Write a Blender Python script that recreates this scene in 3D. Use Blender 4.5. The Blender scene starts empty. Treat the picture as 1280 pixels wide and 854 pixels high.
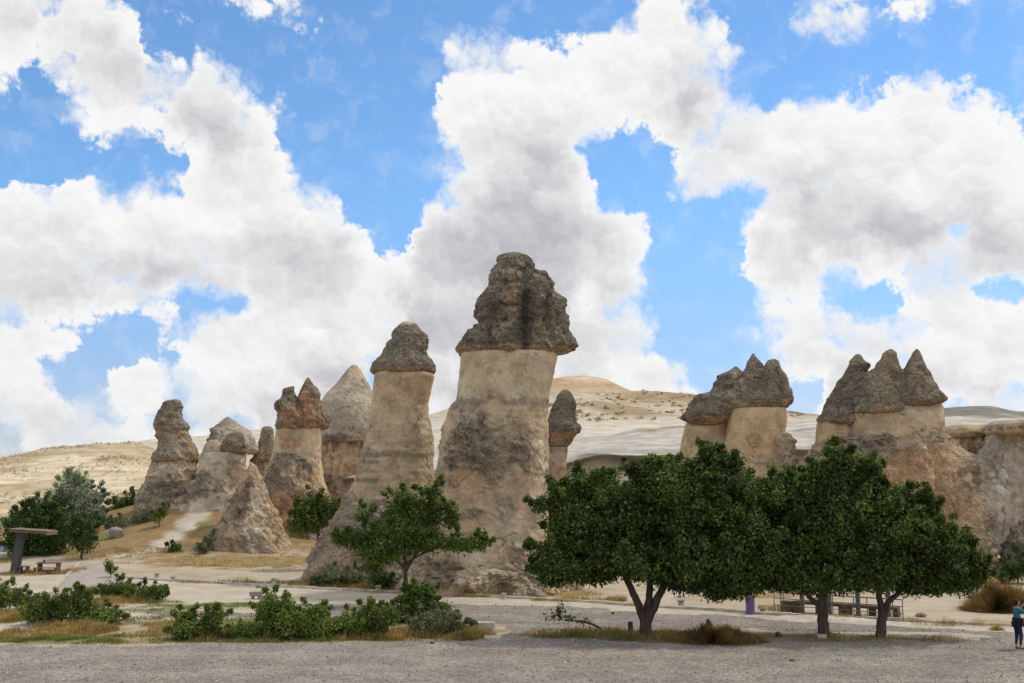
import bpy, math, random
import numpy as np
from mathutils import Vector
R = math.radians
scene = bpy.context.scene
C = scene.collection
rng = np.random.default_rng(7)
random.seed(7)

# ---------------------------------------------------------------- camera
FPX, HZ, CAMZ = 1378.0, 600.0, 5.9        # focal length in photo pixels, horizon row, eye height above the lot
PITCH = math.atan((HZ - 427) / FPX)
cam = bpy.data.cameras.new('camera'); cam_o = bpy.data.objects.new('camera', cam); C.objects.link(cam_o)
cam.sensor_width = 36; cam.lens = 36 * FPX / 1280; cam.clip_start = 0.5; cam.clip_end = 6000
cam_o.location = (0, 0, CAMZ); cam_o.rotation_euler = (R(90) + PITCH, 0, 0)
scene.camera = cam_o

# ---------------------------------------------------------------- light and exposure
SUN_EL, SUN_AZ = R(57), R(62)             # azimuth clockwise from +Y (the view direction)
SKY_STRENGTH = 0.145
sun = bpy.data.lights.new('sun', 'SUN'); sun_o = bpy.data.objects.new('sun', sun); C.objects.link(sun_o)
sun.energy = 2.0; sun.angle = R(4); sun.color = (1.0, 0.92, 0.77)
sd = Vector((math.sin(SUN_AZ) * math.cos(SUN_EL), math.cos(SUN_AZ) * math.cos(SUN_EL), math.sin(SUN_EL)))
sun_o.rotation_euler = (-sd).to_track_quat('-Z', 'Y').to_euler(); sun_o.location = (60, 30, 90)
vs = scene.view_settings
vs.view_transform = 'Standard'; vs.look = 'None'; vs.exposure = 0.0; vs.gamma = 1.0; vs.use_curve_mapping = False
scene.render.engine = 'CYCLES'
cy = scene.cycles
cy.use_denoising = True; cy.max_bounces = 6; cy.diffuse_bounces = 3; cy.glossy_bounces = 2; cy.transmission_bounces = 4
cy.transparent_max_bounces = 6; cy.caustics_reflective = False; cy.caustics_refractive = False
scene.render.film_transparent = False

# ---------------------------------------------------------------- pixel <-> place
_c, _s = math.cos(PITCH), math.sin(PITCH)
def P(px, py, Y):
    """the point on the vertical plane y = Y seen through photo pixel (px, py)"""
    a, b = (px - 640) / FPX, (427 - py) / FPX
    dy, dz = _c - b * _s, _s + b * _c
    t = Y / dy
    return np.array((a * t, Y, CAMZ + dz * t))
def Ggr(px, py, z=0.0):
    """the point at height z seen through photo pixel (px, py)"""
    a, b = (px - 640) / FPX, (427 - py) / FPX
    dy, dz = _c - b * _s, _s + b * _c
    t = (z - CAMZ) / dz
    return np.array((a * t, dy * t, z))
def pix(p):
    """photo pixel of world points (N,3)"""
    p = np.asarray(p, float)
    x, y, z = p[..., 0], p[..., 1], p[..., 2] - CAMZ
    f = y * _c + z * _s; u = -y * _s + z * _c
    f = np.maximum(f, 0.5)
    return 640 + FPX * x / f, 427 - FPX * u / f

# ---------------------------------------------------------------- sky: Nishita blue with cumulus clouds
world = bpy.data.worlds.new('World'); scene.world = world; world.use_nodes = True
class NT:
    def __init__(s, tree): s.t = tree; s.n = tree.nodes; s.l = tree.links
    def put(s, sock, v):
        if isinstance(v, bpy.types.NodeSocket): s.l.new(v, sock)
        elif v is not None: sock.default_value = v
    def math(s, op, a, b=None, c=None, clamp=False):
        n = s.n.new('ShaderNodeMath'); n.operation = op; n.use_clamp = clamp
        for i, v in enumerate((a, b, c)): s.put(n.inputs[i], v)
        return n.outputs[0]
    def vec(s, op, a, b=None, c=None):
        n = s.n.new('ShaderNodeVectorMath'); n.operation = op
        s.put(n.inputs[0], a); s.put(n.inputs[1], b)
        if c is not None: s.put(n.inputs[2], c)
        return n.outputs['Value'] if op in ('LENGTH', 'DOT_PRODUCT', 'DISTANCE') else n.outputs[0]
    def noise(s, v, scale, detail=4, rough=0.5, dist=0, kind='FBM', out='Fac', dim='3D', lac=2.0):
        n = s.n.new('ShaderNodeTexNoise'); n.noise_dimensions = dim; n.noise_type = kind
        s.put(n.inputs['Vector'], v); s.put(n.inputs['Scale'], scale); s.put(n.inputs['Detail'], detail)
        s.put(n.inputs['Roughness'], rough); s.put(n.inputs['Distortion'], dist); s.put(n.inputs['Lacunarity'], lac)
        return n.outputs[out]
    def voro(s, v, scale, feat='F1', smooth=None, out='Distance', dim='3D', rand=1.0):
        n = s.n.new('ShaderNodeTexVoronoi'); n.feature = feat; n.voronoi_dimensions = dim
        s.put(n.inputs['Vector'], v); s.put(n.inputs['Scale'], scale); s.put(n.inputs['Randomness'], rand)
        if smooth is not None: s.put(n.inputs['Smoothness'], smooth)
        return n.outputs[out]
    def rng(s, v, a, b, c=0.0, d=1.0, mode='SMOOTHSTEP'):
        n = s.n.new('ShaderNodeMapRange'); n.interpolation_type = mode; n.clamp = True
        for i, q in enumerate((v, a, b, c, d)): s.put(n.inputs[i], q)
        return n.outputs[0]
    def mix(s, f, a, b, mode='MIX'):
        n = s.n.new('ShaderNodeMix'); n.data_type = 'RGBA'; n.blend_type = mode
        s.put(n.inputs[0], f); s.put(n.inputs[6], a); s.put(n.inputs[7], b)
        return n.outputs[2]
    def sep(s, v):
        n = s.n.new('ShaderNodeSeparateXYZ'); s.put(n.inputs[0], v); return n.outputs
    def comb(s, x, y, z):
        n = s.n.new('ShaderNodeCombineXYZ')
        for i, q in enumerate((x, y, z)): s.put(n.inputs[i], q)
        return n.outputs[0]
def c4(c): return (c[0], c[1], c[2], 1.0)

def azel(px, py):
    d = P(px, py, 100.0) - np.array((0, 0, CAMZ)); d /= np.linalg.norm(d)
    return math.degrees(math.atan2(d[0], d[1])), math.degrees(math.asin(d[2]))
PXD = 0.0408                              # degrees per photo pixel
# where cloud banks float: photo pixel of the middle and half sizes
CLOUD = [(30, 25, 110, 50), (120, 40, 100, 45), (150, 95, 92, 62), (110, 172, 66, 24), (20, 80, 50, 40), (262, 140, 85, 60), (290, 190, 60, 50), (165, 212, 50, 22), (335, 6, 40, 14),
  (20, 300, 150, 82), (110, 280, 70, 70), (190, 300, 110, 66), (300, 250, 85, 72), (340, 300, 110, 90), (410, 330, 80, 80), (70, 350, 140, 55), (200, 345, 120, 48), (400, 410, 90, 90),
  (35, 430, 82, 42), (40, 520, 110, 48), (290, 430, 95, 58), (190, 480, 80, 42), (330, 500, 150, 60), (420, 470, 90, 70), (110, 545, 160, 35), (300, 560, 300, 30),
  (610, 105, 82, 62), (600, 165, 60, 80), (690, 130, 100, 70), (770, 90, 90, 66), (840, 60, 72, 72), (860, 130, 80, 56), (650, 240, 105, 110), (545, 285, 45, 48), (560, 330, 90, 90), (720, 300, 100, 76), (770, 345, 62, 52),
  (510, 400, 70, 80), (600, 420, 140, 90), (740, 420, 90, 55), (830, 475, 72, 44), (730, 470, 120, 50), (590, 500, 160, 60), (650, 340, 110, 90), (680, 230, 70, 70), (1110, 240, 130, 70), (330, 400, 90, 50), (640, 170, 70, 60),
  (930, 190, 85, 62), (880, 235, 50, 40), (1030, 190, 110, 76), (1130, 185, 110, 84), (1220, 205, 75, 76), (1010, 270, 105, 70), (1130, 280, 150, 75), (1250, 290, 110, 76), (985, 335, 66, 52), (1290, 200, 40, 50),
  (1010, 425, 86, 55), (1100, 430, 80, 52), (1180, 395, 62, 50), (1250, 430, 90, 62), (1130, 480, 150, 50), (1230, 490, 110, 40), (1060, 480, 60, 50),
  (405, 40, 20, 14), (462, 66, 28, 11), (1040, 28, 46, 36), (1165, 8, 48, 16), (762, 20, 16, 11), (922, 75, 20, 26)]
HOLE = [(70, 150, 34, 12), (205, 60, 14, 24), (20, 100, 22, 10), (480, 120, 58, 110), (420, 150, 38, 40), (470, 230, 42, 62), (495, 285, 15, 48), (430, 60, 60, 16), (790, 222, 52, 30), (845, 330, 28, 50), (870, 400, 46, 40), (912, 330, 14, 30), (905, 448, 60, 22), (958, 485, 26, 16), (895, 262, 30, 10),
  (150, 425, 44, 26), (92, 468, 34, 18), (275, 374, 34, 7), (1086, 378, 20, 13), (1238, 373, 20, 8), (48, 205, 72, 24), (200, 200, 16, 8), (120, 205, 30, 10), (1005, 500, 14, 16), (1278, 492, 14, 8), (310, 520, 18, 12), (470, 480, 10, 12), (960, 60, 30, 50), (1000, 85, 60, 22)]
GREY = [(230, 355, 170, 34), (90, 375, 120, 30), (270, 170, 70, 40), (150, 70, 70, 28), (40, 20, 70, 20), (380, 330, 60, 26), (640, 300, 130, 70), (700, 200, 80, 34), (650, 380, 130, 60), (540, 400, 60, 46), (800, 180, 80, 26), (860, 120, 40, 40),
  (1100, 305, 160, 42), (1000, 250, 60, 26), (1230, 330, 80, 28), (990, 300, 70, 26), (420, 500, 80, 44), (340, 530, 90, 30), (580, 480, 90, 40), (60, 455, 50, 14), (80, 560, 120, 30), (1060, 470, 90, 24), (1230, 500, 90, 20), (700, 455, 100, 24), (1045, 40, 26, 18)]
def build_sky():
    T = NT(world.node_tree); T.n.clear()
    geo = T.n.new('ShaderNodeTexCoord'); d = T.vec('NORMALIZE', geo.outputs['Generated'])
    x, y, z = T.sep(d)
    az = T.math('MULTIPLY', T.math('ARCTAN2', x, y), 180 / math.pi)
    el = T.math('MULTIPLY', T.math('ARCSINE', z), 180 / math.pi)
    p0 = T.comb(az, el, 0.0)
    # ragged outlines: bend the banks with noise
    w1 = T.vec('SUBTRACT', T.noise(p0, 0.30, 2, 0.5, out='Color', dim='2D'), (0.5, 0.5, 0.5))
    w2 = T.vec('SUBTRACT', T.noise(p0, 1.1, 4, 0.6, out='Color', dim='2D'), (0.5, 0.5, 0.5))
    pw = T.vec('MULTIPLY_ADD', w1, (1.8, 1.4, 0), p0)
    pw = T.vec('MULTIPLY_ADD', w2, (1.5, 1.2, 0), pw)
    # the map of banks, blue gaps and grey bases: one curve of the azimuth for every 1.15 degrees of elevation
    def field(blobs, A, E, k):
        acc = None
        for (bx, by, rx, ry) in blobs:
            a, e = azel(bx, by); rx, ry = rx * PXD, ry * PXD
            v = (np.sqrt(((A - a) / rx) ** 2 + ((E - e) / ry) ** 2) - 1) * min(rx, ry)
            if acc is None: acc = v
            else:
                h = np.maximum(k - np.abs(acc - v), 0) / k
                acc = np.minimum(acc, v) - h ** 3 * k / 6
        return -acc
    A0, A1, NA, E0, DE, NE = -29.0, 29.0, 72, -1.5, 1.15, 25
    AA, EE = np.meshgrid(np.linspace(A0, A1, NA), E0 + DE * np.arange(NE))
    mcut = field(CLOUD, AA, EE, 0.5) - 1.6 * np.maximum(field(HOLE, AA, EE, 0.4), -0.5) - 0.75
    mcut = np.clip(mcut / 6 + 0.5, 0, 1); mgrey = np.clip(field(GREY, AA, EE, 0.9) / 8 + 0.5, 0, 1)
    wx, wy, wz = T.sep(pw)
    t = T.math('MULTIPLY_ADD', wx, 1 / (A1 - A0), -A0 / (A1 - A0), clamp=True)
    tt = T.comb(t, t, 0.0)
    acc = None
    for i in range(NE):
        n = T.n.new('ShaderNodeRGBCurve'); cm = n.mapping
        for ch, row in ((0, mcut[i]), (1, mgrey[i])):
            pts = cm.curves[ch].points
            pts[0].location = (0, row[0]); pts[1].location = (1, row[-1])
            for j in range(1, NA - 1): pts.new(j / (NA - 1), row[j])
        cm.update(); T.l.new(tt, n.inputs['Color'])
        if acc is None: acc = n.outputs[0]
        else: acc = T.mix(T.rng(wy, E0 + DE * (i - 1), E0 + DE * i, mode='LINEAR'), acc, n.outputs[0])
    mR, mG, _ = T.sep(acc)
    cov = T.math('MULTIPLY_ADD', mR, 6.0, -3.0)
    gfield = T.math('MULTIPLY_ADD', mG, 8.0, -4.0)
    # cumulus heads: round domes at four sizes, and how much each dome faces the sun above
    pq = T.vec('MULTIPLY_ADD', w2, (0.75, 0.75, 0), p0)
    bl = bright = None
    for s_, m_ in ((0.42, 1.5), (1.0, 0.85), (2.3, 0.42), (5.2, 0.2)):
        v0 = T.voro(pq, s_, 'F1', dim='2D'); v0 = T.math('MULTIPLY', v0, v0)
        v1 = T.voro(T.vec('ADD', pq, (0.08 / s_, 0.24 / s_, 0)), s_, 'F1', dim='2D'); v1 = T.math('MULTIPLY', v1, v1)
        bl = T.math('MULTIPLY', v0, -m_) if bl is None else T.math('MULTIPLY_ADD', v0, -m_, bl)
        df = T.math('SUBTRACT', v1, v0)
        bright = T.math('MULTIPLY', df, m_ * 0.8) if bright is None else T.math('MULTIPLY_ADD', df, m_ * 0.8, bright)
    bl = T.math('ADD', bl, 0.62)
    fine = T.math('MULTIPLY', T.math('SUBTRACT', T.noise(p0, 3.0, 5, 0.62, dim='2D'), 0.5), 0.8)
    # outside the part of the sky that shows, the same kind of banks go on
    far = T.math('MULTIPLY_ADD', T.noise(T.vec('MULTIPLY', d, (1, 1, 1.8)), 3.4, 3, 0.5), 14.0, -5.8)
    side = T.math('MAXIMUM', T.math('SUBTRACT', T.math('ABSOLUTE', az), 26.0), T.math('SUBTRACT', el, 25.5))
    far = T.math('ADD', far, T.rng(side, 0.0, 4.0, -9.0, 0.0))
    cov = T.math('MAXIMUM', cov, far)
    dens = T.math('ADD', T.math('MULTIPLY_ADD', bl, 0.8, cov), fine)
    big = T.noise(p0, 0.22, 2, 0.5, dim='2D')
    soft = T.rng(big, 0.40, 0.62, 0.35, 1.5)      # some rims are crisp, some wispy
    alpha = T.rng(dens, -0.22, soft)
    # light and shade inside the banks: heads catch the sun from above, flat bases stay grey
    mid = T.noise(pw, 0.45, 2, 0.5, dim='2D')
    grey = T.rng(T.math('MULTIPLY_ADD', mid, 1.6, T.math('SUBTRACT', gfield, 0.8)), -1.9, 2.1)
    thick = T.rng(dens, 0.0, 2.3)
    g = T.math('MULTIPLY', T.math('MULTIPLY_ADD', grey, 0.80, 0.13), thick)
    g = T.math('MULTIPLY_ADD', bright, T.math('MULTIPLY_ADD', thick, -0.30, -0.12), g)
    g = T.math('MULTIPLY_ADD', fine, -0.05, g, clamp=True)
    ccol = T.mix(g, c4((0.945, 0.945, 0.945)), c4((0.50, 0.50, 0.535)))
    sky = T.n.new('ShaderNodeTexSky'); sky.sky_type = 'NISHITA'; sky.sun_disc = False
    sky.sun_elevation = SUN_EL; sky.sun_rotation = SUN_AZ; sky.altitude = 1000; sky.air_density = 1.0; sky.dust_density = 0.4; sky.ozone_density = 2.0
    sk = T.vec('MULTIPLY', sky.outputs[0], T.mix(T.rng(el, 0.0, 16.0), c4([SKY_STRENGTH * q for q in (0.66, 0.645, 0.82)]), c4([SKY_STRENGTH * q for q in (0.80, 1.07, 1.22)])))
    veil = T.rng(T.noise(pw, 0.6, 4, 0.55, dim='2D'), 0.45, 0.85, 0.0, 0.25)      # thin pale haze between the banks
    sk2 = T.mix(veil, sk, c4((0.8, 0.85, 0.92)))
    col = T.mix(alpha, sk2, ccol)
    bg = T.n.new('ShaderNodeBackground'); T.l.new(col, bg.inputs[0]); bg.inputs[1].default_value = 1.0
    out = T.n.new('ShaderNodeOutputWorld'); T.l.new(bg.outputs[0], out.inputs[0])
build_sky()
world.cycles.sampling_method = 'MANUAL'; world.cycles.sample_map_resolution = 256

# ---------------------------------------------------------------- helpers
_perm = np.random.default_rng(3).permutation(256); _perm = np.concatenate([_perm, _perm, _perm])
_grad = np.random.default_rng(4).normal(size=(256, 3)); _grad /= np.linalg.norm(_grad, axis=1)[:, None]
def perlin(p):
    p = np.asarray(p, float); i = np.floor(p).astype(int); f = p - i; i &= 255
    u = f * f * f * (f * (f * 6 - 15) + 10); out = np.zeros(len(p))
    for dx in (0, 1):
        wx = u[:, 0] if dx else 1 - u[:, 0]
        for dy in (0, 1):
            wy = u[:, 1] if dy else 1 - u[:, 1]
            for dz in (0, 1):
                wz = u[:, 2] if dz else 1 - u[:, 2]
                g = _grad[_perm[_perm[_perm[(i[:, 0] + dx) & 255] + ((i[:, 1] + dy) & 255)] + ((i[:, 2] + dz) & 255)]]
                out += wx * wy * wz * ((f[:, 0] - dx) * g[:, 0] + (f[:, 1] - dy) * g[:, 1] + (f[:, 2] - dz) * g[:, 2])
    return out * 1.5
def fbm(p, oct=4, gain=0.5, lac=2.03):
    p = np.asarray(p, float); a, s, out = 1.0, 1.0, 0
    for k in range(oct):
        out = out + a * perlin(p * s + 17.3 * k); a *= gain; s *= lac
    return out
def ridged(p, oct=3, gain=0.5):
    p = np.asarray(p, float); a, s, out = 1.0, 1.0, 0
    for k in range(oct):
        out = out + a * (1 - 2 * np.abs(perlin(p * s + 31.7 * k))); a *= gain; s *= 2.1
    return out
def cells(p, seed=0):
    """fractured blocks: for every point a random value of its nearest cell, and how close the next cell is"""
    p = np.asarray(p, float); i = np.floor(p).astype(int); d1 = np.full(len(p), 9.0); d2 = np.full(len(p), 9.0); rid = np.zeros(len(p))
    for dx in (-1, 0, 1):
        for dy in (-1, 0, 1):
            for dz in (-1, 0, 1):
                c = i + (dx, dy, dz); h = _perm[_perm[_perm[(c[:, 0] + seed) & 255] + (c[:, 1] & 255)] + (c[:, 2] & 255)]
                q = c + 0.5 + 0.42 * _grad[h]; d = np.linalg.norm(p - q, axis=1)
                n = d < d1; d2 = np.where(n, d1, np.minimum(d2, d)); rid = np.where(n, h / 255.0, rid); d1 = np.where(n, d, d1)
    return rid, d2 - d1
def sstep(a, b, x): t = np.clip((x - a) / (b - a), 0, 1); return t * t * (3 - 2 * t)
def lin(r, g, b):
    return np.array([((q / 255 + 0.055) / 1.055) ** 2.4 if q > 10 else q / 255 / 12.92 for q in (r, g, b)])

def link(o, parent=None):
    C.objects.link(o)
    if parent is not None: o.parent = parent
    return o
def tag(o, label=None, cat=None, group=None, kind=None):
    if label: o['label'] = label
    if cat: o['category'] = cat
    if group: o['group'] = group
    if kind: o['kind'] = kind
    return o
def thing(name, loc, label, cat, group=None, rz=0.0):
    o = bpy.data.objects.new(name, None); o.empty_display_size = 0.3
    o.location = tuple(float(q) for q in loc); o.rotation_euler = (0, 0, rz)
    return tag(link(o), label, cat, group)
def mesh_data(name, V, F, mat=None, smooth=True, col=None):
    """V (N,3); F int array (M,3|4) or list of polygons; col (N,3) point colours"""
    me = bpy.data.meshes.new(name)
    V = np.asarray(V, np.float32)
    if isinstance(F, np.ndarray):
        k = F.shape[1]
        me.vertices.add(len(V)); me.vertices.foreach_set('co', V.ravel())
        me.loops.add(F.size); me.loops.foreach_set('vertex_index', F.astype(np.int32).ravel())
        me.polygons.add(len(F)); me.polygons.foreach_set('loop_start', np.arange(0, F.size, k, dtype=np.int32))
        me.polygons.foreach_set('loop_total', np.full(len(F), k, np.int32)); me.update(calc_edges=True)
    else:
        me.from_pydata([tuple(map(float, v)) for v in V], [], [tuple(map(int, f)) for f in F])
    me.polygons.foreach_set('use_smooth', np.full(len(me.polygons), smooth))
    if col is not None:
        a = me.color_attributes.new('Col', 'FLOAT_COLOR', 'POINT')
        a.data.foreach_set('color', np.column_stack([np.asarray(col, np.float32), np.ones(len(V), np.float32)]).ravel())
    if mat is not None: me.materials.append(mat)
    me.validate()
    return me
def mobj(name, V, F, mat, parent=None, smooth=True, col=None, world=False):
    """one mesh object; V are in the parent's frame, or in the world's (parent not rotated) when world is set"""
    V = np.asarray(V, float)
    q = parent
    while q is not None and world: V = V - np.array(q.location); q = q.parent
    return link(bpy.data.objects.new(name, mesh_data(name, V, F, mat, smooth, col)), parent)
class MB:
    """collects boxes, tubes and sheets for one mesh"""
    def __init__(s): s.v = []; s.f = []; s.c = []; s.n = 0
    def add(s, V, F, col=None):
        s.v.append(np.asarray(V, float)); s.f += [tuple(int(q) + s.n for q in f) for f in F]; s.n += len(V)
        if col is not None: s.c.append(np.tile(col, (len(V), 1)))
    def box(s, c, size, rot=None, bev=0.0, jit=0.0):
        h = np.array(size) / 2; V = []
        b = min(bev, min(h) * 0.9)
        if b > 0:                                   # chamfered box: every corner cut
            for sx in (-1, 1):
                for sy in (-1, 1):
                    for sz in (-1, 1):
                        q = np.array((sx, sy, sz)) * h
                        V += [q - (0, sy * b, sz * b), q - (sx * b, 0, sz * b), q - (sx * b, sy * b, 0)]
            idx = lambda sx, sy, sz, k: ((sx * 2 + sy) * 2 + sz) * 3 + k
            F = []
            for k in range(3):
                for sgn in (0, 1):
                    o = [(0, 0), (1, 0), (1, 1), (0, 1)]
                    f = []
                    for (a, bb) in o:
                        t = [a, bb]; t.insert(k, sgn); f.append(idx(*t, k))
                    flip = (sgn == 0) != (k == 1)
                    F.append(f[::-1] if flip else f)
            for k in range(3):
                i1, i2 = [q for q in range(3) if q != k]
                for a in (0, 1):
                    for bb in (0, 1):
                        t0 = [0, 0, 0]; t0[i1] = a; t0[i2] = bb; t1 = list(t0); t1[k] = 1
                        F.append([idx(*t0, i1), idx(*t1, i1), idx(*t1, i2), idx(*t0, i2)])
            for sx in (0, 1):
                for sy in (0, 1):
                    for sz in (0, 1): F.append([idx(sx, sy, sz, 0), idx(sx, sy, sz, 1), idx(sx, sy, sz, 2)])
            V = np.array(V)
        else:
            V = np.array([(x, y, z) for x in (-1, 1) for y in (-1, 1) for z in (-1, 1)]) * h
            F = [(0, 1, 3, 2), (4, 6, 7, 5), (0, 4, 5, 1), (2, 3, 7, 6), (0, 2, 6, 4), (1, 5, 7, 3)]
        if jit: V = V + rng.normal(size=V.shape) * jit
        if rot is not None: V = V @ np.array(rot).T
        s.add(V + np.array(c), F)
    def tube(s, pts, rad, seg=8, cap=True):
        pts = np.asarray(pts, float); n = len(pts); rad = np.broadcast_to(rad, (n,))
        t = np.gradient(pts, axis=0); t /= np.linalg.norm(t, axis=1)[:, None] + 1e-9
        ref = np.array((0.31, 0.95, 0.1)) if abs(t[0] @ np.array((0, 0, 1.0))) > 0.7 else np.array((0.05, 0.1, 1.0))
        V = []
        a = np.arange(seg) * 2 * math.pi / seg
        for i in range(n):
            u = np.cross(ref, t[i]); u /= np.linalg.norm(u) + 1e-9; w = np.cross(t[i], u)
            V.append(pts[i] + rad[i] * (np.cos(a)[:, None] * u + np.sin(a)[:, None] * w))
        V = np.concatenate(V)
        F = [(i * seg + j, i * seg + (j + 1) % seg, (i + 1) * seg + (j + 1) % seg, (i + 1) * seg + j) for i in range(n - 1) for j in range(seg)]
        if cap: F += [tuple(range(seg))[::-1], tuple((n - 1) * seg + j for j in range(seg))]
        s.add(V, F)
    def build(s, name, mat, parent=None, smooth=False, world=False):
        return mobj(name, np.concatenate(s.v), s.f, mat, parent, smooth, np.concatenate(s.c) if s.c else None, world)
def rotz(a): c, s = math.cos(a), math.sin(a); return np.array(((c, -s, 0), (s, c, 0), (0, 0, 1)))
def rotx(a): c, s = math.cos(a), math.sin(a); return np.array(((1, 0, 0), (0, c, -s), (0, s, c)))
def roty(a): c, s = math.cos(a), math.sin(a); return np.array(((c, 0, s), (0, 1, 0), (-s, 0, c)))

# ---------------------------------------------------------------- materials
def material(name, fn, rough=0.9, spec=0.25):
    m = bpy.data.materials.new(name); m.use_nodes = True
    T = NT(m.node_tree); bs = m.node_tree.nodes['Principled BSDF']
    bs.inputs['Roughness'].default_value = rough; bs.inputs['Specular IOR Level'].default_value = spec
    fn(T, bs); return m
def objco(T): return T.n.new('ShaderNodeTexCoord').outputs['Object']
def geoco(T): return T.n.new('ShaderNodeNewGeometry').outputs['Position']
def bump(T, bs, h, strength, dist):
    n = T.n.new('ShaderNodeBump'); n.inputs['Strength'].default_value = strength; n.inputs['Distance'].default_value = dist
    T.l.new(h, n.inputs['Height']); T.l.new(n.outputs[0], bs.inputs['Normal'])
def vcol(T): n = T.n.new('ShaderNodeVertexColor'); n.layer_name = 'Col'; return n.outputs[0]
def rock_fn(k_small=9.0, bd=0.10):
    def fn(T, bs):
        p = geoco(T); base = vcol(T); at = T.n.new('ShaderNodeAttribute'); at.attribute_name = 'pit'; pit = at.outputs['Fac']
        n1 = T.noise(p, 1.1, 5, 0.62); n2 = T.noise(p, k_small, 4, 0.65)
        v = T.voro(T.vec('MULTIPLY_ADD', T.noise(p, 3.0, 2, 0.5, out='Color'), (0.25, 0.25, 0.25), p), 4.6)
        val = T.math('MULTIPLY', T.rng(n1, 0.3, 0.7, 0.80, 1.18), T.rng(n2, 0.28, 0.72, T.math('MULTIPLY_ADD', pit, -0.42, 0.92), T.math('MULTIPLY_ADD', pit, 0.42, 1.06)))
        c = T.mix(1.0, base, T.comb(val, val, val), 'MULTIPLY')
        # pale lichen flecks and dark pits
        fl = T.rng(T.noise(p, 6.5, 3, 0.7), 0.62, 0.70)
        c = T.mix(T.math('MULTIPLY', fl, T.math('MULTIPLY', pit, 0.26)), c, c4((0.40, 0.35, 0.28)))
        pt = T.rng(v, 0.05, 0.22, 1.0, 0.0)
        c = T.mix(T.math('MULTIPLY', pt, T.math('MULTIPLY', pit, 0.55)), c, c4((0.06, 0.052, 0.043)))
        T.l.new(c, bs.inputs['Base Color'])
        h = T.math('ADD', T.math('MULTIPLY', n2, 0.9), T.math('MULTIPLY_ADD', v, 0.8, T.math('MULTIPLY', n1, 0.6)))
        bump(T, bs, T.math('MULTIPLY', h, T.math('MULTIPLY_ADD', pit, 0.85, 0.15)), 0.8, bd)
    return fn
M = {}
M['tuff'] = material('weathered_tuff', rock_fn(8.0, 0.20), 0.95, 0.12)
def hill_fn(T, bs):
    p = geoco(T); base = vcol(T)
    n = T.noise(T.vec('MULTIPLY', p, (1, 1, 4)), 0.35, 6, 0.65); v = T.rng(n, 0.3, 0.7, 0.82, 1.15)
    s = T.noise(T.vec('MULTIPLY', p, (0.05, 0.05, 1.3)), 2.2, 4, 0.6)
    v = T.math('MULTIPLY', v, T.rng(s, 0.35, 0.65, 0.9, 1.08))
    T.l.new(T.mix(1.0, base, T.comb(v, v, v), 'MULTIPLY'), bs.inputs['Base Color']); bump(T, bs, n, 0.5, 0.6)
M['hill'] = material('tuff_hillside', hill_fn, 0.95, 0.1)
def ground_fn(T, bs):
    p = geoco(T); base = vcol(T)
    n = T.noise(p, 0.7, 6, 0.65); m = T.noise(p, 9.0, 4, 0.7)
    v = T.math('MULTIPLY', T.rng(n, 0.3, 0.7, 0.86, 1.12), T.rng(m, 0.25, 0.75, 0.84, 1.14))
    T.l.new(T.mix(1.0, base, T.comb(v, v, v), 'MULTIPLY'), bs.inputs['Base Color']); bump(T, bs, m, 0.5, 0.05)
M['ground'] = material('dry_soil', ground_fn, 0.95, 0.1)
def gravel_fn(T, bs):
    p = geoco(T)
    c1 = T.voro(p, 15.0, out='Color', dim='2D'); d1 = T.voro(p, 15.0, dim='2D')
    s = T.sep(c1)[0]; n = T.noise(p, 0.5, 5, 0.6); m = T.noise(p, 5.0, 4, 0.7)
    v = T.math('MULTIPLY', T.math('MULTIPLY', T.rng(s, 0, 1, 0.66, 1.26, 'LINEAR'), T.rng(n, 0.3, 0.7, 0.86, 1.12)), T.rng(m, 0.3, 0.7, 0.78, 1.16))
    c = T.mix(T.rng(n, 0.4, 0.65), c4((0.292, 0.254, 0.224)), c4((0.335, 0.29, 0.25)))
    c = T.mix(1.0, c, T.comb(v, v, v), 'MULTIPLY')
    # dust worked into wheel tracks and scuffed patches
    tr = T.noise(T.vec('MULTIPLY', p, (0.05, 0.75, 1)), 1.0, 4, 0.6); sc = T.noise(p, 0.35, 5, 0.65)
    c = T.mix(T.math('MULTIPLY', T.rng(tr, 0.52, 0.66), 0.55), c, c4((0.40, 0.345, 0.285)))
    c = T.mix(T.math('MULTIPLY', T.rng(sc, 0.56, 0.70), 0.5), c, c4((0.22, 0.19, 0.165)))
    T.l.new(c, bs.inputs['Base Color'])
    bump(T, bs, T.math('MULTIPLY', d1, -1.0), 0.8, 0.045)
M['gravel'] = material('grey_gravel', gravel_fn, 0.9, 0.15)
def island_col(T, cols):
    r = T.n.new('ShaderNodeNewGeometry').outputs['Random Per Island']
    n = T.n.new('ShaderNodeValToRGB'); n.color_ramp.interpolation = 'LINEAR'; e = n.color_ramp.elements
    while len(e) < len(cols): e.new(0.5)
    for i, c in enumerate(cols): e[i].position = i / (len(cols) - 1); e[i].color = c4(c)
    T.l.new(r, n.inputs[0]); return n.outputs[0]
def pebble_fn(T, bs):
    T.l.new(island_col(T, [(0.13, 0.115, 0.10), (0.26, 0.23, 0.205), (0.38, 0.34, 0.305), (0.62, 0.575, 0.51)]), bs.inputs['Base Color'])
M['pebble'] = material('pebbles', pebble_fn, 0.85, 0.2)
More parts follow.
